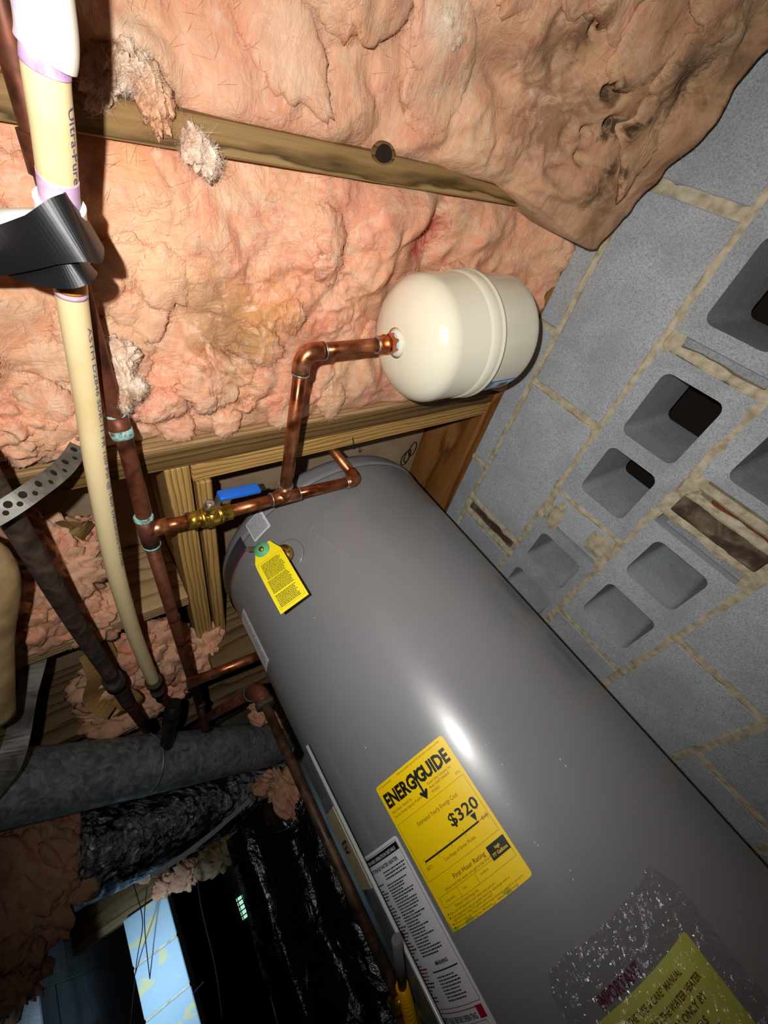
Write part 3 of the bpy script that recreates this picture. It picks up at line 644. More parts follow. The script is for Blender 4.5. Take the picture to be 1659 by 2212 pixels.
# torn tufts hanging from the pink batt
for i, (px, py, z, r, mt) in enumerate(((270, 830, .565, (.016, .040, .016), 'insulation_white'), (262, 872, .548, (.010, .020, .010), 'insulation_white'), (295, 842, .56, (.012, .016, .010), 'insulation_white'),
        (535, 872, .592, (.012, .018, .012), 'insulation_pink'), (250, 770, .585, (.025, .03, .02), 'insulation_white'), (420, 320, .592, (.020, .014, .012), 'insulation_white'), (450, 350, .592, (.018, .012, .012), 'insulation_white'))):
    clump(b2, 'tuft', at(px, py, z=z), r, mt, 50 + i, 4, .4, 500, .3 * i)
for i, (px, py, z, r, mt) in enumerate(((270, 150, .610, (.026, .022, .02), 'insulation_white'), (215, 170, .605, (.014, .03, .016), 'insulation_white'), (960, 60, .600, (.035, .040, .018), 'insulation_white'), (330, 215, .60, (.03, .016, .015), 'insulation_dusty'), (1180, 400, .575, (.045, .022, .02), 'insulation_dusty'))):
    clump(b1, 'tuft', at(px, py, z=z), r, mt, 70 + i, 5, .4, 900, .5 * i)
# clumps beyond the second joist
def lump(label, parts, mat, sub=5):
    t = thing('insulation_clump', label, 'insulation')
    for i, (c, r, s) in enumerate(parts): clump(t, 'wad', c, r, mat, s, sub, .30, 900, .4 * i)
    return t
lump('orange-pink insulation wad tucked above the perforated strap', [(at(85, 935, z=.62), (.075, .05, .045), 90), (at(20, 900, z=.62), (.06, .05, .05), 91)], 'insulation_clump')
lump('pink insulation heap under the drywall, behind the dirty iron pipe', [(at(120, 1240, z=.66), (.11, .12, .06), 92), (at(200, 1330, z=.64), (.075, .10, .06), 93), (at(60, 1330, z=.64), (.10, .12, .06), 94), (at(90, 1170, z=.68), (.07, .07, .05), 95), (at(180, 1150, z=.70), (.03, .05, .03), 101)], 'insulation_clump')
lump('pink insulation wad packed round the lower ends of the pipes', [(at(350, 1420, z=.62), (.10, .16, .065), 96), (at(430, 1420, z=.60), (.07, .14, .06), 97), (at(260, 1440, z=.62), (.08, .16, .06), 98), (at(330, 1500, z=.60), (.09, .16, .06), 99), (at(480, 1425, z=.60), (.03, .04, .025), 100)], 'insulation_clump')
lump('small pink insulation shred below the kraft paper flap', [(at(240, 1540, z=.62), (.09, .10, .05), 102), (at(210, 1500, z=.66), (.06, .08, .05), 103)], 'insulation_clump')
lump('orange insulation scrap behind the gas pipe elbow beside the heater', [(at(568, 1530, y=1.62), (.05, .06, .05), 104), (at(600, 1545, y=1.68), (.04, .06, .06), 105)], 'insulation_clump')
lump('brown insulation sheet hanging below the duct at lower left', [(at(60, 1900, d=1.25), (.17, .10, .20), 106), (at(-20, 2010, d=1.2), (.16, .10, .16), 107), (at(130, 1850, d=1.3), (.10, .08, .13), 108), (at(20, 2110, d=1.2), (.12, .08, .10), 116)], 'insulation_brown')
lump('cream insulation tatter hanging from the far girder', [(at(465, 1850, d=2.1), (.10, .08, .08), 109), (at(500, 1820, d=2.1), (.07, .08, .09), 110)], 'insulation_cream')
lump('shaggy pink insulation tatter above the striped pier', [(at(400, 1890, d=2.1), (.07, .06, .07), 111), (at(355, 1915, d=2.1), (.06, .05, .05), 112), (at(320, 1880, d=2.2), (.07, .06, .05), 117)], 'insulation_clump')
lump('pale insulation shred beside the gas pipe, over the black plastic', [(at(620, 1715, d=1.5), (.06, .07, .09), 113), (at(580, 1690, d=1.6), (.06, .06, .04), 114)], 'insulation_brown')

# ================================================================== WATER HEATER
HC = Vector((.459, .902, 0)); HR = .29; HT = .622
heater = thing('water_heater', 'tall grey cylindrical water heater with yellow and white labels', 'water heater'); heater.location = (HC.x, HC.y, -.95)
def hpt(ang, z, off=0.): return Vector((HC.x + (HR + off) * math.cos(ang), HC.y + (HR + off) * math.sin(ang), z))
def hit(px, py, r=HR):
    d = ray(px, py); a = d[0] ** 2 + d[1] ** 2; b = -2 * (d[0] * HC.x + d[1] * HC.y); c = HC.x ** 2 + HC.y ** 2 - r * r; t = (-b - math.sqrt(max(b * b - 4 * a * c, 0))) / 2 / a
    return math.atan2(d[1] * t - HC.y, d[0] * t - HC.x), d[2] * t
prof = [(0, HR - .012), (.004, HR - .002), (.03, HR), (.04, HR), (.06, HR)] + [(z_, HR) for z_ in np.linspace(.1, .95 + .56, 12)] + [(.95 + .565, HR)]
body = lathe('jacket', (HC.x, HC.y, -.95), (HC.x, HC.y, 1), prof, 'heater_paint', None, 160)
cap = lathe('top_cap', (HC.x, HC.y, .565), (HC.x, HC.y, 1), [(0, HR - .004), (0, HR + .0015), (.012, HR + .0015), (.020, HR + .0002)] + [(HT - .565 - .034 + .034 * math.sin(a), HR - .034 + .034 * math.cos(a)) for a in np.linspace(0, math.pi / 2, 9)] + [(HT - .565, .05)], 'heater_paint', None, 160)
def hchild(o, parent=None):
    o.parent = parent or heater
    if parent is None: o.matrix_parent_inverse = Matrix.Translation((-HC.x, -HC.y, .95))
    return o
hchild(body); hchild(cap)
def patch(name, a0, a1, z0, z1, off, mat, rad=.003, parent=None, n=26, th=.0005):
    # label wrapped on the jacket, rounded corners, a little thickness
    w_ = (a1 - a0) * HR; pts = [(p_[0], p_[1]) for p_ in rrect(0, z0, w_, z1, rad, 3)]
    xs = np.linspace(rad, w_ - rad, n); bot = [(x, z0) for x in xs]; top = [(x, z1) for x in xs]
    V = []; F = []
    cols = [0, rad * .3] + list(xs) + [w_ - rad * .3, w_]
    for i, x in enumerate(cols):
        ins = 0
        if x < rad: ins = rad - math.sqrt(max(rad ** 2 - (rad - x) ** 2, 0))
        elif x > w_ - rad: ins = rad - math.sqrt(max(rad ** 2 - (x - w_ + rad) ** 2, 0))
        a = a0 + x / HR; V += [hpt(a, z0 + ins, off), hpt(a, z1 - ins, off), hpt(a, z1 - ins, off - th), hpt(a, z0 + ins, off - th)]
    m = len(cols)
    for i in range(m - 1):
        for k in range(4): F.append((i * 4 + k, i * 4 + (k + 1) % 4, i * 4 + 4 + (k + 1) % 4, i * 4 + 4 + k))
    F.append((3, 2, 1, 0)); F.append(tuple(range(4 * m - 4, 4 * m)))
    return hchild(pyd(name, V, F, mat, None), parent)
def hprint(pr, name, a0, z0, parent, mat, off=.0022):
    o = pr.build(name, lambda x, y: hpt(a0 + x / HR, z0 + y, off), mat, None); o.parent = parent; return o

# ---- yellow energy label
tl, tr_, br, bl = hit(810, 1715), hit(940, 1587), hit(1153, 1867), hit(995, 2022)
ea0 = (tl[0] + bl[0]) / 2; ea1 = (tr_[0] + br[0]) / 2; ez1 = (tl[1] + tr_[1]) / 2; ez0 = (bl[1] + br[1]) / 2
EW = (ea1 - ea0) * HR; EH = ez1 - ez0
eg = patch('energy_label', ea0, ea1, ez0, ez1, .0014, 'label_yellow', .004)
eg['label'] = 'yellow energy cost label with black print'
u = EW / 100.; v = EH / 137.          # label units: 100 wide, 137 high, origin lower left
P1 = Print()
P1.text('ENERG', 4 * u, 113.5 * v, 18.5 * v, bold=.0011, width=44.5 * u); P1.text('UIDE', 62 * u, 113.5 * v, 18.5 * v, bold=.0011, width=32 * u)
P1.text('G', 52.8 * u, 113.5 * v, 18.5 * v, bold=.0011, width=9.6 * u)
# the long-tailed Y that ends in an arrow
def thick(pr, a, b, t):
    a = Vector((a[0] * u, a[1] * v, 0)); b = Vector((b[0] * u, b[1] * v, 0)); d = (b - a).normalized(); s = Vector((-d.y, d.x, 0)) * t * u / 2; pr.poly([(a + s)[:2], (a - s)[:2], (b - s)[:2], (b + s)[:2]])
thick(P1, (47.6, 127), (51, 118), 2.6); thick(P1, (54.4, 127), (51, 118), 2.6); thick(P1, (51, 119), (51, 103), 2.4)
P1.poly([(45.5 * u, 106 * v), (47.5 * u, 107.6 * v), (51 * u, 104.5 * v), (54.5 * u, 107.6 * v), (56.5 * u, 106 * v), (51 * u, 98.5 * v)])
hprint(P1, 'headline', ea0, ez0, eg, 'print_black'); P1 = Print()
P1.text('$320', 58 * u, 66.5 * v, 15 * v, bold=.0004, width=35 * u)
hprint(P1, 'price', ea0, ez0, eg, 'print_black'); P1 = Print()
P1.rect(12 * u, 56.2 * v, 84 * u, 57.8 * v, 14); P1.poly([(79.5 * u, 65 * v), (86 * u, 65 * v), (83 * u, 58 * v)])
hprint(P1, 'cost_scale', ea0, ez0, eg, 'print_black'); P1 = Print()
P1.rect(76 * u, 25.5 * v, 97 * u, 37.5 * v, 8)
hprint(P1, 'rating_box', ea0, ez0, eg, 'print_black'); P1 = Print()
for y in (11.9, 8.9, 3.9, 1.2): P1.poly([(( 6 + .8 * math.cos(a)) * u, (y + 1.2 + .8 * math.sin(a)) * v) for a in np.linspace(0, 5.6, 8)])
hprint(P1, 'bullets', ea0, ez0, eg, 'print_black')['kind'] = 'stuff'
P2 = Print()
P2.text('U.S. Government', 4 * u, 133 * v, 2.9 * v); P2.text('Federal law prohibits removal of this label before consumer purchase.', 34 * u, 133 * v, 2.9 * v, width=60 * u)
P2.text('Water Heater - Natural Gas', 5 * u, 107 * v, 3.6 * v, width=30 * u); P2.text('Tank Size (Storage Capacity): 40 gallons', 5 * u, 102.5 * v, 3.6 * v, width=42 * u)
P2.text('Rheem Sales Company, Inc.', 59 * u, 108 * v, 3.6 * v, width=31 * u); P2.text('Model XG40T12HE40U0', 59 * u, 104 * v, 3.6 * v, width=26 * u); P2.text('MODELS', 59 * u, 99.8 * v, 3.6 * v, width=10 * u); P2.text('FTC', 90 * u, 99 * v, 3.4 * v)
P2.text('Estimated Yearly Energy Cost', 26 * u, 84.5 * v, 5.6 * v, width=54 * u)
P2.text('Cost Range of Similar Models', 33 * u, 48 * v, 4.2 * v, width=40 * u)
P2.text('$271', 10 * u, 50 * v, 4 * v); P2.text('$336', 88 * u, 56 * v, 4 * v)
P2.text('First Hour Rating', 32 * u, 33 * v, 5.6 * v, width=40 * u, bold=.00008); P2.text('(How much hot water you get in the first hour of use)', 17 * u, 28.8 * v, 3.8 * v, width=74 * u)
P2.text('very small', 11 * u, 21.5 * v, 3.0 * v); P2.text('low', 35 * u, 22.2 * v, 3.0 * v); P2.text('medium', 58 * u, 23.0 * v, 3.0 * v)
P2.text('Estimated Yearly Energy Use', 18 * u, 14.9 * v, 3.4 * v, width=30 * u)
P2.text('Your cost will depend on your utility rates and use.', 8 * u, 11.9 * v, 2.9 * v, width=58 * u); P2.text('Cost range based only on models fueled by natural gas with a', 8 * u, 8.9 * v, 2.9 * v, width=72 * u); P2.text('high first hour rating (75 gallons and over).', 8 * u, 6.4 * v, 2.9 * v, width=50 * u)
P2.text('Estimated energy cost is based on a national average natural gas cost of $1.21 per therm.', 8 * u, 3.9 * v, 2.6 * v, width=84 * u); P2.text('Estimated yearly energy use: 294 therms.', 8 * u, 1.2 * v, 2.7 * v, width=46 * u); P2.text('www.ftc.gov/energy', 60 * u, 1.2 * v, 3.0 * v, width=24 * u)
P2.frame(3.5 * u, 42 * v, 96.5 * u, 96.5 * v, .0004); P2.frame(6 * u, 18.5 * v, 97 * u, 27.5 * v, .0004)
for x in (30, 53): P2.rect(x * u, 18.5 * v, x * u + .0004, 27.5 * v)
P2.rect(84 * u, 56.8 * v, 94 * u, 57.3 * v); 
for x in (12, 30, 48, 66, 94): P2.rect(x * u, 54 * v, x * u + .0005, 60 * v)
hprint(P2, 'small_print', ea0, ez0, eg, 'print_brown')['kind'] = 'stuff'
P3 = Print(); P3.text('high', 86.5 * u, 32.2 * v, 3.6 * v, 'CENTER', .0001); P3.text('77 Gallons', 86.5 * u, 27.6 * v, 3.9 * v, 'CENTER', .0001); hprint(P3, 'reversed_print', ea0, ez0, eg, 'label_yellow', .0027)
for pl_ in ([(0, 0), (8, 0), (9, 2), (3, 3), (1, 9), (0, 10)], [(18, .2), (30, .2), (28, 4), (20, 3)], [(50, .2), (76, .2), (74, 5), (60, 2.4)]):
    P4 = Print(); P4.poly([(x_ * u, y_ * v) for x_, y_ in pl_]); hprint(P4, 'tape_residue', ea0, ez0, eg, 'tape_residue', .0018)

# ---- white instruction label
wa1 = hit(855, 1803)[0]; wz1 = hit(855, 1803)[1] - .0; wa0 = wa1 - .150 / HR
WH = .62; wl = patch('instruction_label', wa0, wa1, wz1 - WH, wz1, .0009, 'label_white', .004, n=30); wl['label'] = 'white instruction label dense with small print'
WW = .150
Q = Print(); rg = random.Random(3)
Q.rect(.006, WH - .016, WW - .005, WH - .006, 14); Q.text('GAS STORAGE WATER HEATER', WW - .018, WH - .026, .0068, 'RIGHT', .0002, width=None)
Q.frame(.004, WH - .196, WW - .004, WH - .004, .0006)
Q.lines(.082, WW - .006, WH - .030, WH - .040, .0042, .0017, rg, .1)
Q.lines(.006, .072, WH - .042, WH - .19, .0040, .0017, rg, .35); Q.lines(.076, WW - .014, WH - .046, WH - .139, .0036, .0016, rg, .5)
Q.text('WARNING', WW - .038, WH - .150, .006, 'CENTER', .0002); Q.poly([(.098, WH - .1495), (.104, WH - .1495), (.101, WH - .1445)]); Q.rect(.082, WH - .157, WW - .010, WH - .1555)
Q.lines(.086, WW - .016, WH - .162, WH - .188, .0036, .0015, rg, .25)
Q.text('FOR YOUR SAFETY READ BEFORE OPERATING', WW - .022, WH - .211, .0085, 'RIGHT', .0002, width=.112)
Q.frame(.004, WH - .236, WW - .010, WH - .214, .0005); Q.lines(.010, WW - .014, WH - .218, WH - .233, .0046, .0018, rg, .2)
Q.lines(.006, .072, WH - .242, WH - .60, .0040, .0017, rg, .35); Q.lines(.080, WW - .008, WH - .242, WH - .60, .0038, .0017, rg, .4)
hprint(Q, 'black_print', wa0, wz1 - WH, wl, 'print_black', .0016)
Q = Print(); Q.text('INSTALLATION AND OPERATION DETAILS', WW - .012, WH - .0138, .0062, 'RIGHT', .0001, width=None); hprint(Q, 'reversed_print', wa0, wz1 - WH, wl, 'label_white', .0021)
Q = Print(); Q.rect(WW - .018, WH - .212, WW - .006, WH - .199); Q.rect(.05, WH - .2005, WW - .018, WH - .1995); Q.lines(.020, .072, WH - .150, WH - .170, .004, .0016, rg, .2); hprint(Q, 'red_print', wa0, wz1 - WH, wl, 'print_red', .0018)

# ---- lime caution label low on the jacket, under crumpled clear film
cz1 = hit(1468, 2022)[1]; ca1 = hit(1468, 2022)[0] + .03; ca0 = ca1 - .145 / HR
cl = patch('caution_label', ca0, ca1, cz1 - .20, cz1, .0014, 'label_lime', .003); cl['label'] = 'lime green care label under crumpled clear film'
Q = Print(); CH = .20; CW = .145
rows = ['READ THE "USE & CARE" MANUAL', 'BEFORE USING WATER HEATER', 'DO NOT STORE FLAMMABLE', 'LIQUIDS OR VAPORS NEAR', 'THIS OR ANY APPLIANCE', 'RETAIN FOR FUTURE', 'REFERENCE']
Q.text('READ THE "USE & CARE" MANUAL', .010, CH - .019, .0095, width=.10, bold=.0002)
for i, t_ in enumerate(('BEFORE USING THE WATER HEATER', 'INSTALLATION ONLY BY', 'LICENSED PLUMBERS', 'DO NOT STORE OR USE', 'FLAMMABLE LIQUIDS', 'NEAR THIS APPLIANCE', 'RETAIN FOR FUTURE', 'REFERENCE')):
    Q.text(t_, .014, CH - .033 - .0125 * i, .0095, bold=.0003, width=min(.112, .0052 * len(t_)))
hprint(Q, 'brown_print', ca0, cz1 - CH, cl, 'print_brown', .002)
ip = patch('warning_strip', ca0 - .006 / HR, ca0 + .062 / HR, cz1 - .012, cz1 + .010, .0010, 'print_maroon', .002) if False else None
Q = Print(); Q.text('IMPORTANT', 0, 0, .017, bold=.0006, width=.062); im = hit(1302, 2182); 
o = Q.build('important_print', lambda x, y: hpt(im[0] + x / HR, im[1] + y, .0012), 'print_maroon', None); hchild(o)
# film
fa0, fa1 = hit(1160, 2090)[0], hit(1435, 1905)[0] + .03; fz0, fz1 = cz1 - .30, hit(1385, 1862)[1]; fzl = hit(1195, 2055)[1]; nu, nv = 100, 110
A, B = np.meshgrid(np.linspace(0, 1, nu), np.linspace(0, 1, nv)); ed = np.minimum(np.minimum(A, 1 - A), 1 - B)
offs = .0030 + .0060 * np.abs(fbm(A * 7, B * 9, 3, 4) - .5) * 2 + .003 * puffs(A, B, .12, 5, .6) + .0022 * vnoise(A * 60, B * 70, 8)
tops = fzl + (fz1 - fzl) * A - .016 * fbm(A * 9, A * 0, 9, 3) - .025 * np.clip((A - .93) / .07, 0, 1) - .02 * np.clip((.06 - A) / .06, 0, 1); V = []
for j in range(nv):
    for i in range(nu): V.append(hpt(fa0 + (fa1 - fa0) * A[j, i], fz0 + (tops[j, i] - fz0) * B[j, i], float(offs[j, i])))
F = [(j * nu + i, j * nu + i + 1, (j + 1) * nu + i + 1, (j + 1) * nu + i) for j in range(nv - 1) for i in range(nu - 1)]
fo = hchild(pyd('clear_film', V, F, 'clear_film', None, False)); fo['label'] = 'crumpled clear plastic film over the low label'
# ---- small sticker, side strip, dark band
s0 = hit(553, 1172); s1 = hit(587, 1137); st = patch('rating_sticker', s0[0], s1[0], s0[1], s0[1] + .052, .0028, 'label_white', .003, n=8)
Q = Print(); SW = (s1[0] - s0[0]) * HR; Q.lines(.003, SW - .003, .049, .004, .0024, .0011, rg, .08); hprint(Q, 'black_print', s0[0], s0[1], st, 'print_black', .0036)
e0 = hit(526, 1325); sp_ = patch('side_sticker', R(-183), R(-171.5), .335, .470, .0010, 'label_white', .003, n=8); Q = Print(); Q.lines(.03, .055, .13, .005, .006, .002, rg, .5); hprint(Q, 'grey_print', R(-183), .335, sp_, 'print_grey', .0016)
patch('dark_band', R(-205), R(-148.4), .545, .5785, .0030, 'band_navy', .001, n=20); patch('red_line', R(-205), R(-148.4), .5415, .545, .0030, 'band_red', .0005, n=20)
# scuff marks and paint specks on the jacket
def hstroke(name, p0, p1, wd, mat):
    a = hit(*p0); b = hit(*p1); L = [hpt(a[0] + (b[0] - a[0]) * t, a[1] + (b[1] - a[1]) * t, .0004) for t in np.linspace(0, 1, 8)]
    return hchild(ribbon(name, L, [wd * (.3 + .7 * math.sin(math.pi * t)) for t in np.linspace(0, 1, 8)], .0004, (0, 0, 1) if abs(a[1] - b[1]) < .5 * abs(a[0] - b[0]) * HR else (HC.y - .6, .3, 0), mat))
hstroke('scuff', (680, 1130), (668, 1150), .0016, 'scuff'); hstroke('scuff', (668, 1148), (690, 1160), .0016, 'scuff'); hstroke('scuff', (690, 1160), (745, 1200), .0008, 'scuff')
for i, (px, py) in enumerate(((1078, 1714), (1098, 1738), (1155, 1820), (1162, 1826), (1238, 1900), (1232, 1880), (545, 1219), (680, 1335), (1210, 1640), (1222, 1655), (1050, 1610), (1085, 1652), (790, 1615), (1000, 1600))):
    a, z = hit(px, py); c = hpt(a, z, .0004); L = [c + Vector((0, 0, -.0012)), c + Vector((0, 0, .0012))]; hchild(tube('paint_speck', L, .0005, 'tape_white', None, 6))

# ---- temperature-pressure relief valve with its yellow tag
tv = thing('relief_valve', 'brass relief valve with steel lever and green washer on the heater side', 'valve')
va, vz = hit(625, 1200); base = hpt(va, vz); nrm = Vector((math.cos(va), math.sin(va), 0))
lathe('base_ring', base, base + nrm, [(-.002, .034), (.002, .034), (.003, .032)], 'heater_paint', tv, 40)
lathe('valve_body', base, base + nrm, [(0, .014), (.012, .014), (.013, .018), (.022, .018), (.023, .012), (.040, .011)], 'brass', tv, 24)
tip = at(563, 1186, d=.79); tb = base + nrm * .038
tube('stem', [tb, (tb + tip) / 2 + Vector((0, 0, .004)), tip], .006, 'brass', tv, 12)
lv0 = at(532, 1186, d=.80); ribbon('lever', [tip, lv0], .010, .0025, (0, 0, 1), 'steel', tv)
tg = thing('warning_tag', 'yellow paper warning tag hanging from the relief valve', 'tag')
tn = (Vector((0, 0, 0)) - tip); tn.z = 0; tn.normalize(); tn = (Matrix.Rotation(R(-12), 3, 'Z') @ tn); ts = Vector((0, 0, 1)).cross(tn).normalized() 
TC = at(572, 1188, d=.775)
def tmap(x, y, off=0.): return TC + ts * x + Vector((0, 0, y)) + tn * (off + .006 * math.sin((-y) / .14 * 2.2)) 
TWd, TL = .0285, .142
ol = [(-TWd, -.020), (-.016, .010), (.010, .014), (TWd, -.004)] ; rowsv = 10
V = []; F = []
for side in (0, 1):
    for j in range(rowsv + 1):
        y = -TL * j / rowsv + .012
        wl_ = TWd if y < -.018 else TWd * (.55 + .45 * (.012 - y) / .03)
        for x in (-wl_, 0, wl_): V.append(tmap(x, y, .0004 if side == 0 else -.0004))
n_ = (rowsv + 1) * 3
for j in range(rowsv):
    for k in range(2):
        q = j * 3 + k; F.append((q, q + 3, q + 4, q + 1)); F.append((n_ + q + 1, n_ + q + 4, n_ + q + 3, n_ + q))
    F.append((j * 3, n_ + j * 3, n_ + j * 3 + 3, j * 3 + 3)); F.append((j * 3 + 2, j * 3 + 5, n_ + j * 3 + 5, n_ + j * 3 + 2))
F.append((0, 1, n_ + 1, n_)); F.append((1, 2, n_ + 2, n_ + 1)); q = rowsv * 3; F.append((q + 1, q, n_ + q, n_ + q + 1)); F.append((q + 2, q + 1, n_ + q + 1, n_ + q + 2))
pyd('tag_sheet', V, F, 'tag_yellow', tg)
Q = Print(); Q.lines(-.020, .022, -.026, -.060, .0026, .0012, rg, .15); Q.lines(-.022, .022, -.064, -.092, .0026, .0012, rg, .12); Q.lines(-.022, .022, -.096, -.122, .0026, .0012, rg, .2)
Q.frame(-.0245, -.124, .0245, -.0215, .0003); Q.build('tag_print', lambda x, y: tmap(x, y, .0009), 'print_black', tg)
lathe('green_washer', tmap(-.004, .004, .001), tmap(-.004, .004, .01), [(0, .0155), (.0015, .0155), (.0015, .003)], 'tag_green', tg, 28)
lathe('rivet', tmap(-.004, .004, .002), tmap(-.004, .004, .01), [(0, .005), (.003, .005), (.004, .002)], 'brass', tg, 14)

# ================================================================== COPPER LINE, VALVE, EXPANSION TANK
ZP = .513
T2 = at(318, 1145, z=ZP); TEE = at(614, 1073, z=ZP); E1 = at(771, 1037, z=ZP); E2 = at(655, 762, z=ZP); TI = at(856, 741, z=ZP)
VL = at(405, 1126, z=ZP); VR = at(500, 1104, z=ZP); ax = (E1 - T2).normalized(); PR = .0112
cl_ = thing('copper_line', 'bright copper line with tee and elbows between valve, heater and cream tank', 'pipe')
def sleeve(a, d, l, r, name, mat, par): return tube(name, [a, a + d * l], r, mat, par, 20)
tube('pipe', [VR - ax * .01, TEE], PR, 'copper', cl_); tube('pipe', [TEE, E1 - ax * .014], PR, 'copper', cl_)
up = Vector((0, 0, 1)); tube('elbow', corner_path([E1 - ax * .028, E1, E1 + up * .026], .016, 8), PR + .0022, 'copper_fitting', cl_, 22); tube('pipe', [E1 + up * .016, E1 + up * .30], PR, 'copper', cl_)
sleeve(E1 - ax * .030, ax, .003, PR + .0026, 'solder_ring', 'solder', cl_)
dy = (E2 - TEE).normalized(); dx2 = (TI - E2).normalized()
tube('tee_fitting', [TEE - ax * .026, TEE + ax * .030], PR + .0022, 'copper_fitting', cl_, 22); tube('tee_branch', [TEE, TEE + dy * .030], PR + .0023, 'copper_fitting', cl_, 22)
sleeve(TEE + dy * .029, dy, .0022, PR + .0027, 'solder_ring', 'solder', cl_); sleeve(TEE + ax * .029, ax, .0018, PR + .0026, 'solder_ring', 'solder', cl_); sleeve(TEE - ax * .0275, ax, .0018, PR + .0026, 'solder_ring', 'solder', cl_)
tube('pipe', [TEE + dy * .01, E2 - dy * .012], PR, 'copper', cl_); tube('elbow', corner_path([E2 - dy * .032, E2, E2 + dx2 * .034], .022, 8), PR + .0023, 'copper_fitting', cl_, 22)
sleeve(E2 - dy * .034, dy, .003, PR + .0027, 'solder_ring', 'solder', cl_); sleeve(E2 + dx2 * .033, dx2, .0022, PR + .0026, 'solder_ring', 'solder', cl_)
tube('pipe', [E2 + dx2 * .012, TI - dx2 * .020], PR, 'copper', cl_)
ad_ = TI - dx2 * .040; lathe('threaded_adapter', ad_, TI, [(0, PR + .0012), (.002, PR + .0025), (.014, PR + .0025), (.0145, PR + .004), (.017, PR + .004), (.0175, PR + .0025), (.022, PR + .0025)], 'bronze_fitting', cl_, 24)
lathe('hex_nut', ad_ + dx2 * .022, TI, [(0, .0165), (.0135, .0165)], 'bronze_fitting', cl_, 6); sleeve(ad_ - dx2 * .002, dx2, .0025, PR + .0022, 'solder_ring', 'solder', cl_)
for pl in cl_.children:
    if pl.name.startswith('hex_nut'):
        for q in pl.data.polygons: q.use_smooth = False
# ball valve
bv = thing('ball_valve', 'brass ball valve with blue lever handle in the copper line', 'valve'); VD = (VR - VL).normalized(); LV = (VR - VL).length
lathe('valve_body', VL, VR, [(0, .0128), (0, .0148), (.017, .0148), (.018, .0135), (.020, .0135)] + [(.0205, .0175), (.028, .0175), (.0285, .0150), (.0315, .0150), (.032, .0205)] + [(.032 + (LV - .055) * t_, .0205 - .003 * t_) for t_ in (.4, .8)] + [(LV - .024, .0165), (LV - .023, .0185), (LV - .019, .0185), (LV - .018, .0152), (LV - .001, .0152), (LV, .0128)], 'brass', bv, 30)
vc = at(452, 1112, z=ZP); dn = (Vector((0, 0, 0)) - vc); hv = at(447, 1092, z=ZP - .012) - vc
hup = (at(440, 1075, z=ZP - .006) - vc); hup = (hup - VD * hup.dot(VD)).normalized()
lathe('stem_boss', vc + hup * .010, vc + hup, [(0, .012), (.010, .011), (.012, .009), (.022, .008)], 'brass', bv, 20)
st0 = vc + hup * .026; lathe('nut', st0, st0 + hup, [(0, .0095), (.0025, .0095), (.003, .0078), (.009, .0075), (.0095, .005)], 'solder', bv, 6)
sd = hup.cross(VD).normalized()
h0 = vc + hup * .024; h1 = h0 + VD * .010; h2 = h1 + VD * .006 + hup * .022; h3 = h2 + VD * .058
ribbon('lever_arm', [h0 - VD * .010, h1, h2, h2 + VD * .01], .017, .0025, sd, 'steel', bv)
gr = obj('handle_grip', box_bm((-.036, -.0105, -.0045), (.036, .0105, .0045), .0035, 3), 'handle_blue', bv, True); rot = Matrix((VD, sd, VD.cross(sd))).transposed().to_4x4(); gr.matrix_world = Matrix.Translation((h2 + h3) / 2 + VD * .004) @ rot
tipo = obj('handle_tip', box_bm((.034, -.007, -.003), (.046, .007, .003), .002, 2), 'black_plastic', gr, True)
Q = Print()
for yy in (.004, .0005, -.003): Q.lines(.0, .026, yy, yy - .002, .01, .0012, rg, .3)
Q.text('600', -.030, -.001, .006); Q.text('WOG', -.016, -.001, .005)
for face in (-1,): Q.build('grip_print', lambda x, y: (x, -y if False else y, -.0047), 'print_white', gr)
# expansion tank
tk = thing('expansion_tank', 'cream enamelled expansion tank lying under the pink insulation', 'tank'); TD = Vector((1, (TI - E2).normalized().y, 0)).normalized(); TR = .1035; TLn = .262
a0 = TI - TD * .006; P_ = [(0, .016), (.004, .019), (.0045, .024)]
for t_ in np.linspace(.06, 1, 16): an = math.pi / 2 * t_; P_.append((.004 + .054 * (1 - math.cos(an)) ** 1.0, TR * math.sin(an) ** .86))
P_ += [(.120, TR), (.122, TR + .001), (.124, TR + .0032), (.142, TR + .0036), (.1445, TR + .0036), (.147, TR + .006), (.150, TR + .006), (.152, TR + .002), (.154, TR - .0015), (.16, TR - .0015), (TLn - .03, TR - .0015)]
for t_ in np.linspace(.1, 1, 10): an = math.pi / 2 * t_; P_.append((TLn - .024 + .024 * math.sin(an), (TR - .0015) * (.72 + .28 * math.cos(an) ** .8) if t_ < 1 else .02))
lathe('shell', a0, a0 + TD, P_, 'tank_enamel', tk, 96)
lathe('inlet_socket', a0 - TD * .004, a0, [(0, .0145), (.003, .0155), (.014, .0165)], 'teflon_blue', tk, 24)
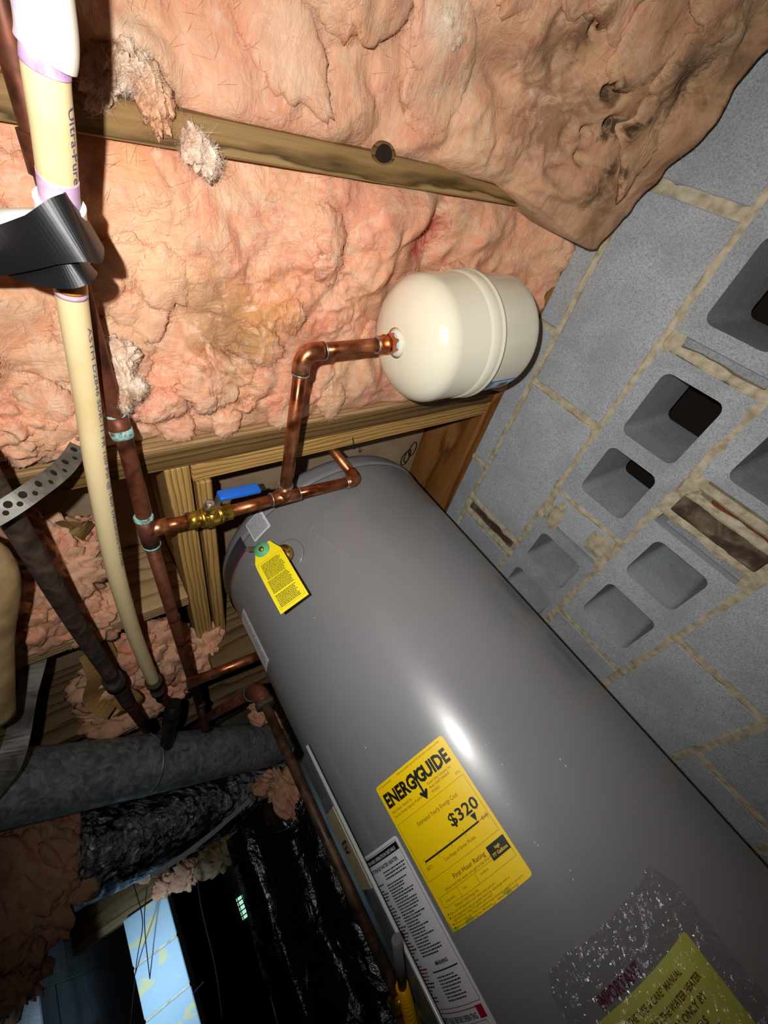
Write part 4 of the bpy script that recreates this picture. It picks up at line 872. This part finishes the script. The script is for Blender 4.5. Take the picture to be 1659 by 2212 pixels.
# label wrapped low on the far half of the tank
su = Vector((0, 0, 1)); sv = TD.cross(su)
def tkp(t_, ang, off): return a0 + TD * t_ + (su * math.sin(ang) + sv * math.cos(ang)) * (TR - .0015 + off)
def tkpatch(name, t0, t1, g0, g1, off, mat, par):
    V = []; F = []; n_ = 12
    for g in np.linspace(g0, g1, n_): V += [tkp(t0, g, off), tkp(t1, g, off), tkp(t1, g, off - .0005), tkp(t0, g, off - .0005)]
    for i in range(n_ - 1):
        for k in range(4): F.append((i * 4 + k, i * 4 + (k + 1) % 4, i * 4 + 4 + (k + 1) % 4, i * 4 + 4 + k))
    F.append((3, 2, 1, 0)); F.append(tuple(range(4 * n_ - 4, 4 * n_))); return pyd(name, V, F, mat, par)
def tk_hit(px, py):
    d = Vector(ray(px, py)); dp = d - TD * d.dot(TD); o0 = -a0; op = o0 - TD * o0.dot(TD); A_ = dp.dot(dp); B_ = 2 * dp.dot(op); C_ = op.dot(op) - TR ** 2; t_ = (-B_ - math.sqrt(max(B_ * B_ - 4 * A_ * C_, 0))) / 2 / A_
    p_ = d * t_ - a0; return p_.dot(TD), math.atan2(p_.dot(su), p_.dot(sv))
gA = tk_hit(1087, 820)[1]; gS = 1 if tk_hit(1075, 845)[1] > gA else -1; tA = tk_hit(1064, 822)[0]; tB = tk_hit(1111, 818)[0]
tl_ = tkpatch('tank_label', tA, tB, gA, gA + gS * 1.1, .0012, 'label_white', tk); tkpatch('blue_border', tA, tA + (tB - tA) * .2, gA, gA + gS * 1.1, .0018, 'label_blue', tl_); tkpatch('blue_border', tA, tB, gA, gA + gS * .035, .0018, 'label_blue', tl_); tkpatch('barcode', tA + (tB - tA) * .55, tA + (tB - tA) * .85, gA + gS * .12, gA + gS * .26, .0018, 'print_grey', tl_); tkpatch('barcode', tA + (tB - tA) * .45, tA + (tB - tA) * .65, gA + gS * .34, gA + gS * .5, .0018, 'print_grey', tl_)

# ================================================================== OTHER PIPES
# old copper main running along the joist bays
oc = thing('old_copper_pipe', 'old tarnished copper pipe with green corrosion, teed to the valve line', 'pipe')
OCP = [(.040, -.10, .556), (.037, .09, .553), (.038, .36, .548), (.040, .43, .535), T2, (.041, 1.05, .50), (.045, 1.30, .49)]
sp = smooth_path(OCP[:5], 8); tube('pipe', sp, PR, 'copper_old', oc); tube('pipe', [T2, (.041, 1.05, .50), (.045, 1.3, .49)], PR, 'copper_old', oc)
od = (Vector((.041, 1.05, .50)) - T2).normalized(); tube('tee_fitting', [T2 - od * .028, T2 + od * .036], PR + .0024, 'copper_old', oc, 22); tube('tee_branch', [T2, T2 + ax * .030], PR + .0022, 'copper_fitting', oc, 22); tube('pipe', [T2 + ax * .02, VL + ax * .006], PR, 'copper', oc)
sleeve(T2 - od * .031, od, .005, PR + .0030, 'corrosion_ring', 'verdigris', oc); sleeve(T2 + od * .034, od, .005, PR + .0030, 'corrosion_ring', 'verdigris', oc)
cc = at(252, 925, z=.545); k_ = min(range(len(sp)), key=lambda i: (sp[i] - cc).length); tube('corroded_coupling', [sp[k_ - 2], sp[k_], sp[min(k_ + 2, len(sp) - 1)]], PR + .0026, 'copper_old', oc, 22)
tdir = (sp[k_ + 1] - sp[k_]).normalized(); sleeve(sp[k_] + tdir * .000, tdir, .012, PR + .0034, 'corrosion_ring', 'verdigris', oc); sleeve(sp[k_] - tdir * .022, tdir, .007, PR + .0030, 'corrosion_ring', 'verdigris', oc)
ck = (sp[10] if len(sp) > 10 else sp[2]); tube('coupling', [Vector((.0375, .095, .553)), Vector((.0372, .125, .553))], PR + .003, 'copper_old', oc, 20)
# cream plastic supply pipe
cp = thing('cream_plastic_pipe', 'cream plastic water pipe with purple primer stains, taped near the top', 'pipe')
CPs = [(.058, -.10, .440), (.052, .013, .442), (.045, .044, .446), (.041, .081, .459), (.034, .135, .480), (.028, .191, .500), (.013, .321, .512), (-.005, .454, .507), (-.024, .644, .505), (-.035, .879, .514), (-.036, 1.105, .512)]
path = smooth_path(CPs, 8); PVR = .0134; tube('pipe', path, PVR, 'cpvc_cream', cp, 24)
def seg_on(py0, py1):
    # pieces of the pipe between two heights in the photograph
    def row(p_): q = CAMR @ np.array(p_); return q[1] / q[2] * FPX + 1106
    return [p_ for p_ in path if py0 <= row(p_) <= py1]
def fine(pts, n=10): return smooth_path(pts, n)
pf = smooth_path(CPs, 40)
def row(p_): q = CAMR @ np.array(p_); return q[1] / q[2] * FPX + 1106
def rng_(a, b): return [p_ for p_ in pf if a <= row(p_) <= b]
tube('coupling', rng_(-320, 118), PVR + .0030, 'primer_pale', cp, 24); tube('primer_band', rng_(118, 150), PVR + .0003, 'primer_purple', cp, 24)
tube('primer_band', rng_(375, 440), PVR + .0003, 'primer_purple', cp, 24); tee_seg = rng_(432, 565); tube('tee_socket', tee_seg, PVR + .0042, 'cpvc_white', cp, 24)
tube('primer_band', rng_(590, 640), PVR + .0003, 'primer_purple', cp, 24); tube('glue_drip', rng_(600, 628), PVR + .0006, 'glue_orange', cp, 24)
tc_ = tee_seg[len(tee_seg) // 2]; bd = Vector((-1, .10, -.02)).normalized(); tube('tee_branch', [tc_, tc_ + bd * .040], PVR + .0042, 'cpvc_white', cp, 24); tube('branch_pipe', [tc_ + bd * .03, tc_ + bd * .20], PVR, 'primer_purple', cp, 24)
end = path[-1]; ed_ = (path[-1] - path[-6]).normalized(); lathe('transition_adapter', end - ed_ * .01, end + ed_, [(0, .018), (.022, .018), (.023, .0145), (.06, .014), (.061, .016), (.075, .016), (.076, .011), (.12, .011)], 'iron_dirty', cp, 22); sleeve(end - ed_ * .004, ed_, .004, .0188, 'brass_ring', 'brass', cp)
tube('copper_stub', [end + ed_ * .09, end + ed_ * .24 + Vector((.02, 0, .01))], .0112, 'copper_dark', cp)
# printing along the pipe
def pipe_print(name, s, a, b, size, side, mat, lift=.0004):
    seg = [p_ for p_ in pf if a <= row(p_) <= b]; L = [0.]
    for i in range(1, len(seg)): L.append(L[-1] + (seg[i] - seg[i - 1]).length)
    V, F = text_vf(s, size); wmax = max(v_[0] for v_ in V); out = []
    for x, y in V:
        d_ = x / wmax * L[-1]; i = max(j for j in range(len(L)) if L[j] <= d_ + 1e-9); i = min(i, len(seg) - 2); t_ = (d_ - L[i]) / (L[i + 1] - L[i]); p_ = seg[i].lerp(seg[i + 1], t_); tg_ = (seg[i + 1] - seg[i]).normalized()
        toc = (-p_); toc = (toc - tg_ * toc.dot(tg_)).normalized(); rt = toc.cross(tg_); an = side + y / PVR
        out.append(p_ + (toc * math.cos(an) + rt * math.sin(an)) * (PVR + lift))
    return pyd(name, out, F, mat, cp)
RT = .62
pipe_print('pipe_lettering', 'Ultra-Pure', 200, 372, .0085, RT + .15, 'ink_blue'); pipe_print('pipe_lettering', 'ASTM D2846 SDR-11 FR 100 PSI @ 180F DRINKING WATER', 690, 1220, .0075, RT + .1, 'ink_blue')
# black tape slung round the tee
tp = thing('black_tape', 'black electrical tape slung round the plastic pipe tee', 'tape')
def tape(name, pts, wds, th=.0012): 
    pth = smooth_path([at(px, py, d=d_) for px, py, d_ in pts], 8); ws = np.interp(np.linspace(0, 1, len(pth)), np.linspace(0, 1, len(wds)), wds)
    vd = []
    for i, p_ in enumerate(pth):
        t_ = (pth[min(i + 1, len(pth) - 1)] - pth[max(i - 1, 0)]).normalized(); vd.append(t_.cross(p_.normalized()))
    return ribbon(name, pth, list(ws), th, vd, 'tape_black', tp)
tape('tape_wrap', [(-90, 560, .35), (0, 545, .335), (90, 520, .322), (150, 500, .322), (180, 495, .335), (198, 490, .36)], [.030, .031, .033, .042, .048, .03])
tape('tape_wrap', [(-90, 520, .37), (0, 560, .355), (80, 583, .345), (140, 585, .340), (172, 575, .345), (188, 565, .365)], [.016, .020, .024, .026, .025, .02])
# dirty iron pipe
ip_ = thing('iron_pipe', 'dirt-crusted iron pipe passing through the pink insulation', 'pipe'); IPp = [(-.10, .10, .498), (-.103, .47, .497), (-.104, .72, .499), (-.100, .95, .50), (-.098, 1.13, .50)]
tube('pipe', smooth_path(IPp, 10), .0140, 'iron_dirty', ip_); tube('coupling', [(-.100, .98, .50), (-.099, 1.02, .50)], .020, 'iron_dirty', ip_); tube('lower_pipe', [(-.098, 1.1, .50), (-.09, 1.34, .50)], .013, 'copper_dark', ip_)
# large tan plastic drain at the left edge
tube_o = thing('drain_pipe', 'large tan plastic drain pipe at the left edge of the view', 'pipe'); a_ = at(-30, 1210, z=.50); b_ = at(-10, 1545, z=.46)
tube('pipe', smooth_path([a_ + Vector((-.09, -.09, .01)), a_, (a_ + b_) / 2, b_], 8), .026, 'pvc_dusty', tube_o, 26)
# perforated strap
ps = thing('perforated_strap', 'perforated steel hanger strap slung from the pale joist at left', 'strap')
SP = smooth_path([at(-60, 1138, z=.440), at(0, 1108, z=.452), at(70, 1062, z=.470), at(140, 1008, z=.530), at(176, 955, z=.590)], 9)
VDs = []
for i, p_ in enumerate(SP): t_ = (SP[min(i + 1, len(SP) - 1)] - SP[max(i - 1, 0)]).normalized(); VDs.append(t_.cross(p_.normalized()))
ribbon('strap_band', SP, .023, .0012, VDs, 'galvanized_strap', ps)
for k in range(2, len(SP) - 2, 2):
    p_ = SP[k]; vw = (-p_).normalized(); t_ = (SP[k + 1] - SP[k - 1]).normalized(); nn = t_.cross(VDs[k]).normalized(); nn = nn if nn.dot(vw) > 0 else -nn
    off_ = Vector(VDs[k]).normalized() * (.003 if k % 4 == 0 else -.003); rr = .0042 if k % 4 == 0 else .003; lathe('hole', p_ + off_ + nn * .0007, p_ + off_ + nn * 2, [(0, rr), (.0003, rr)], 'earth_dark', ps, 12)
lathe('nail_head', SP[-2] + Vector((0, -.001, -.003)), SP[-2] + Vector((0, -.01, -.02)), [(0, .006), (.002, .005)], 'solder', ps, 10)
# copper stub to the heater side, gas pipe, hot line
sc = thing('copper_branch', 'slim copper pipe leading into the left side of the heater', 'pipe'); tube('pipe', [at(405, 1477, y=1.02), at(566, 1413, y=.985)], .0112, 'copper', sc)
dk = thing('dark_copper_pipe', 'short dark copper pipe hanging among scraps near the duct', 'pipe'); tube('pipe', [at(420, 1475, y=1.30), at(445, 1580, y=1.36)], .0115, 'copper_dark', dk); sleeve(at(432, 1520, y=1.32), Vector((.02, .05, -.1)).normalized(), .012, .014, 'fitting', 'copper_dark', dk)
bk = thing('black_vent_pipe', 'black plastic pipe stub ending above the galvanized duct', 'pipe'); tube('pipe', [at(375, 1520, d=1.12) , at(360, 1610, d=1.2)], .018, 'black_plastic', bk); tube('collar', [at(372, 1535, d=1.125), at(368, 1560, d=1.15)], .021, 'black_plastic', bk)
gp = thing('gas_pipe', 'rusty iron gas pipe dropping past the black plastic to the floor', 'pipe')
GX, GY = .145, .95; gz = at(558, 1488, y=GY).z; g0 = Vector((GX, GY, gz)); gl_ = at(395, 1580, d=1.45) 
tube('riser', [g0, (GX, GY, -.30)], .0098, 'iron_rusty', gp); gdir = (gl_ - g0).normalized(); tube('elbow', corner_path([g0 + gdir * .045, g0, g0 - up * .04], .026, 8), .0175, 'copper_old', gp, 20); tube('branch', [g0 + gdir * .02, gl_], .0125, 'copper_old', gp)
sleeve(g0 + gdir * .038, gdir, .012, .020, 'elbow_collar', 'iron_dirty', gp); sleeve(g0 - up * .042, up, .012, .020, 'elbow_collar', 'iron_dirty', gp)
for z_ in (-.205, -.235, -.262): tube('union_nut', [(GX, GY, z_), (GX, GY, z_ - .018)], .019, 'brass', gp, 8)
tube('drip_valve', [(GX, GY, -.232), (GX - .035, GY - .01, -.25)], .012, 'copper_old', gp)
yh = thing('gas_connector', 'yellow corrugated gas hose beside the sheet-metal edge', 'hose'); yp = [at(868, 2128, x=.143), at(880, 2170, x=.143), at(894, 2240, x=.142), at(906, 2330, x=.140)]; ypp = smooth_path(yp, 26); tube('hose', ypp, [.0088 + .0012 * math.sin(i * 1.6) for i in range(len(ypp))], 'yellow_hose', yh, 14); tube('white_sleeve', [at(856, 2030, x=.143), at(870, 2135, x=.143)], .0065, 'print_grey', yh)
# galvanized duct
DA = at(-170, 1735, d=.80); DB = at(618, 1600, d=1.72); dt = (DB - DA).normalized()
du = thing('galvanized_duct', 'round galvanized sheet-metal duct crossing the lower left', 'duct'); tube('duct_barrel', [DA + (DB - DA) * t_ for t_ in np.linspace(0, 1, 12)], .0780, 'galvanized_duct', du, 48)
tube('seam', [DA + Vector((0, 0, .079)) - Vector((0, 0, 0)), DB + Vector((0, 0, .079))], .0035, 'galvanized_duct', du, 8); tube('end_bead', [DB - dt * .05, DB - dt * .042], .0805, 'galvanized_duct', du, 48); tube('joint_bead', [DA + (DB - DA) * .42, DA + (DB - DA) * .426], .0795, 'galvanized_duct', du, 48)
ds = thing('duct_strap', 'grey metal strap hanging over the galvanized duct at far left', 'strap'); dsp = smooth_path([at(105, 1330, d=.98), at(82, 1420, d=.90), at(58, 1500, d=.86), at(38, 1590, d=.80), at(14, 1660, d=.78), at(-40, 1730, d=.76)], 8)
ribbon('strap_band', dsp, list(np.linspace(.030, .046, len(dsp))), .0014, (1, .2, .1), 'galvanized_strap', ds)
# black foil flexible duct
fl = thing('flex_duct', 'shiny black foil flexible duct below the galvanized duct', 'duct'); fp = smooth_path([at(150, 1850, d=1.36), at(260, 1815, d=1.46), at(380, 1768, d=1.60), at(480, 1728, d=1.75), at(610, 1670, d=1.95)], 12); nfp = len(fp)
V, F = tube_vf(fp, [.15 * (1 - .25 * i / nfp) * (1 + .015 * math.sin(i * 2.1)) for i in range(nfp)], 56)
V = [v_ + (v_ - fp[i // 56]).normalized() * .010 * float(fbm(np.array([i // 56 * .55]), np.array([(i % 56) * .5]), 3, 3)[0] - .5) for i, v_ in enumerate(V)]
autosmooth(pyd('foil_jacket', V, F, 'foil_black', fl)); 
sm = [at(px, py, d=d_) for px, py, d_ in ((325, 1893, 1.38), (400, 1845, 1.46), (470, 1790, 1.56), (540, 1728, 1.70))]; ribbon('seam_highlight', smooth_path(sm, 8), .016, .005, (0, -.3, 1), 'foil_highlight', fl)  # pale strip paints the white highlight line on the seam edge

# ================================================================== FAR THINGS
gd = tag(box('girder', (-1.4, 3.22, .335), (.75, 3.32, .50), 'wood_far', None, .003), 'far wooden girder resting on the striped block pier', 'beam')
pc = at(335, 2000, d=2.2); pier = thing('block_pier', 'pale blue block pier with cream paint stripes, lit by an added cool light', 'pier')
px0, px1 = pc.x - .105, pc.x + .095
for k in range(7):
    z1 = .335 - k * .203; box('concrete_block', (px0, 3.17, max(z1 - .195, -.95)), (px1, 3.40, z1), 'pier_paint', pier, .004); box('mortar_joint', (px0 + .004, 3.174, max(z1 - .203, -.95)), (px1 - .004, 3.396, z1 - .195), 'mortar', pier, 0)
def cable(label, pts, r=.0022):
    t_ = thing('hanging_cable', label, 'cable'); tube('wire', smooth_path([at(px, py, d=d_) for px, py, d_ in pts], 8), r, 'cable_black', t_, 8); return t_
cable('black cable hanging straight down across the striped pier', [(318, 1915, 2.0), (312, 1990, 2.0), (322, 2100, 2.0), (338, 2230, 2.0)]); cable('black cable curving left across the striped pier', [(287, 1905, 2.0), (308, 1990, 2.0), (295, 2080, 2.0), (280, 2230, 2.0)]); cable('black cable slanting off the foot of the pier', [(355, 2212, 2.0), (400, 2165, 2.0), (440, 2120, 2.0)]); cable('thin cable hanging in the dark right of the pier', [(425, 1880, 2.1), (435, 1960, 2.1), (465, 2090, 2.1), (480, 2200, 2.1)], .003)
# vent in the far wall
vn = thing('crawl_vent', 'small bright louvred vent in the far dark wall', 'vent'); vcn = at(545, 1943, y=5.80)
for sx in (-1, 1):
    c_ = vcn + Vector((sx * .075, 0, 0)); pn = box('vent_pane', (c_.x - .055, 5.805, c_.z - .09), (c_.x + .055, 5.812, c_.z + .09), 'daylight_vent', vn, 0)
    for k in range(3): box('vent_bar', (c_.x - .045 + .045 * k - .004, 5.795, c_.z - .09), (c_.x - .045 + .045 * k + .004, 5.804, c_.z + .09), 'earth_dark', pn, 0)
    for k in range(4): box('louvre', (c_.x - .055, 5.793, c_.z - .06 + .04 * k - .005), (c_.x + .055, 5.803, c_.z - .06 + .04 * k + .005), 'earth_dark', pn, 0)
# black plastic sheet draped over a cabinet
bag = thing('plastic_draped_cabinet', 'cabinet shrouded in crumpled black plastic sheeting at the bottom', 'cabinet')
bx0, bx1, by0, by1, bz1, bz0 = .035, .42, 1.78, 2.30, .205, -.95
box('cabinet_body', (bx0 + .02, by0 + .03, bz0), (bx1 - .02, by1, bz1 - .03), 'earth_dark', bag, .004)
per = []; 
def drape():
    V = []; F = []; nu, nv = 120, 130; L = [(bx0, by1), (bx0, by0), (bx1, by0), (bx1, by1)]
    seg = [by1 - by0, bx1 - bx0, by1 - by0]; tot = sum(seg)
    for j in range(nv + 1):
        t_ = j / nv
        for i in range(nu + 1):
            s_ = i / nu * tot
            if s_ < seg[0]: x, y, nx_, ny_ = bx0, by1 - s_, -1, 0
            elif s_ < seg[0] + seg[1]: x, y, nx_, ny_ = bx0 + s_ - seg[0], by0, 0, -1
            else: x, y, nx_, ny_ = bx1, by0 + s_ - seg[0] - seg[1], 1, 0
            z = bz1 - t_ * (bz1 - bz0); fl_ = .012 + .05 * t_
            a = float(fbm(np.array([s_ * 9.]), np.array([t_ * 3.]), 5, 4)[0] - .5) * (.05 + .06 * t_) + .02 * math.sin(s_ * 26 + 3 * t_)
            V.append((x + nx_ * (fl_ + a), y + ny_ * (fl_ + a), z + (.03 * float(vnoise(np.array([s_ * 8]), np.array([1.]), 3)[0]) if j == 0 else 0)))
    for j in range(nv):
        for i in range(nu): q = j * (nu + 1) + i; F.append((q, q + 1, q + nu + 2, q + nu + 1))
    b = len(V); V.append(((bx0 + bx1) / 2, (by0 + by1) / 2, bz1 + .02))
    for i in range(nu): F.append((i + 1, i, b))
    o = pyd('plastic_sheet', V, F, 'poly_black', bag, True); return o
drape()
fcl = smooth_path([at(556, 1795, d=1.33), at(590, 1812, d=1.31), at(630, 1800, d=1.31), at(655, 1780, d=1.33)], 8); ribbon('rolled_fold', fcl, .035, .006, (0, -.4, 1), 'poly_black', bag)
fcl = smooth_path([at(565, 1880, d=1.36), at(585, 1990, d=1.32), at(600, 2085, d=1.30), at(625, 2215, d=1.28)], 8); ribbon('edge_fold', fcl, .03, .004, (1, .3, 0), 'poly_black', bag)
# sheet-metal panel beside the heater with its cream notice
sh = thing('sheet_metal_panel', 'galvanized sheet-metal panel edge standing against the heater', 'panel'); PXs = .1600
box('sheet', (PXs, .835, -.95), (PXs + .003, 1.00, .150), 'galvanized_sheet', sh, .0008); tube('folded_edge', [(PXs + .0015, .833, -.95), (PXs + .0015, .833, .150)], .0032, 'panel_edge', sh, 12)
na = at(700, 1745, x=PXs - .001); nb = at(775, 1900, x=PXs - .001); box('notice_card', (PXs - .0015, .848, -.075), (PXs - .0002, .935, .048), 'cardboard', sh, 0)
Q = Print(); Q.text('GET', 0, 0, .026, bold=.0008); ngp = at(722, 1800, x=PXs - .002); Q.build('notice_print', lambda x, y: (PXs - .0022, .915 - x, -.020 + y), 'print_black', sh)
# kraft paper scraps
kr = thing('kraft_paper_flap', 'torn brown kraft paper flap behind the iron pipe', 'paper')
for i, (q, wd) in enumerate((([(205, 1400, .95), (225, 1450, .98), (215, 1500, 1.02), (250, 1525, 1.05)], .07), ([(255, 1500, 1.0), (285, 1520, 1.02), (265, 1540, 1.04)], .05))): ribbon('paper_fold', smooth_path([at(a_, b_, d=c_) for a_, b_, c_ in q], 6), wd, .002, (1, .5, .2), 'kraft_paper', kr)
k2 = thing('kraft_paper_scrap', 'small brown paper scrap above the pink insulation heap', 'paper'); ribbon('paper_fold', smooth_path([at(140, 1140, z=.66), at(165, 1135, z=.64), at(190, 1150, z=.66)], 6), .035, .002, (0, 1, .3), 'kraft_paper', k2)
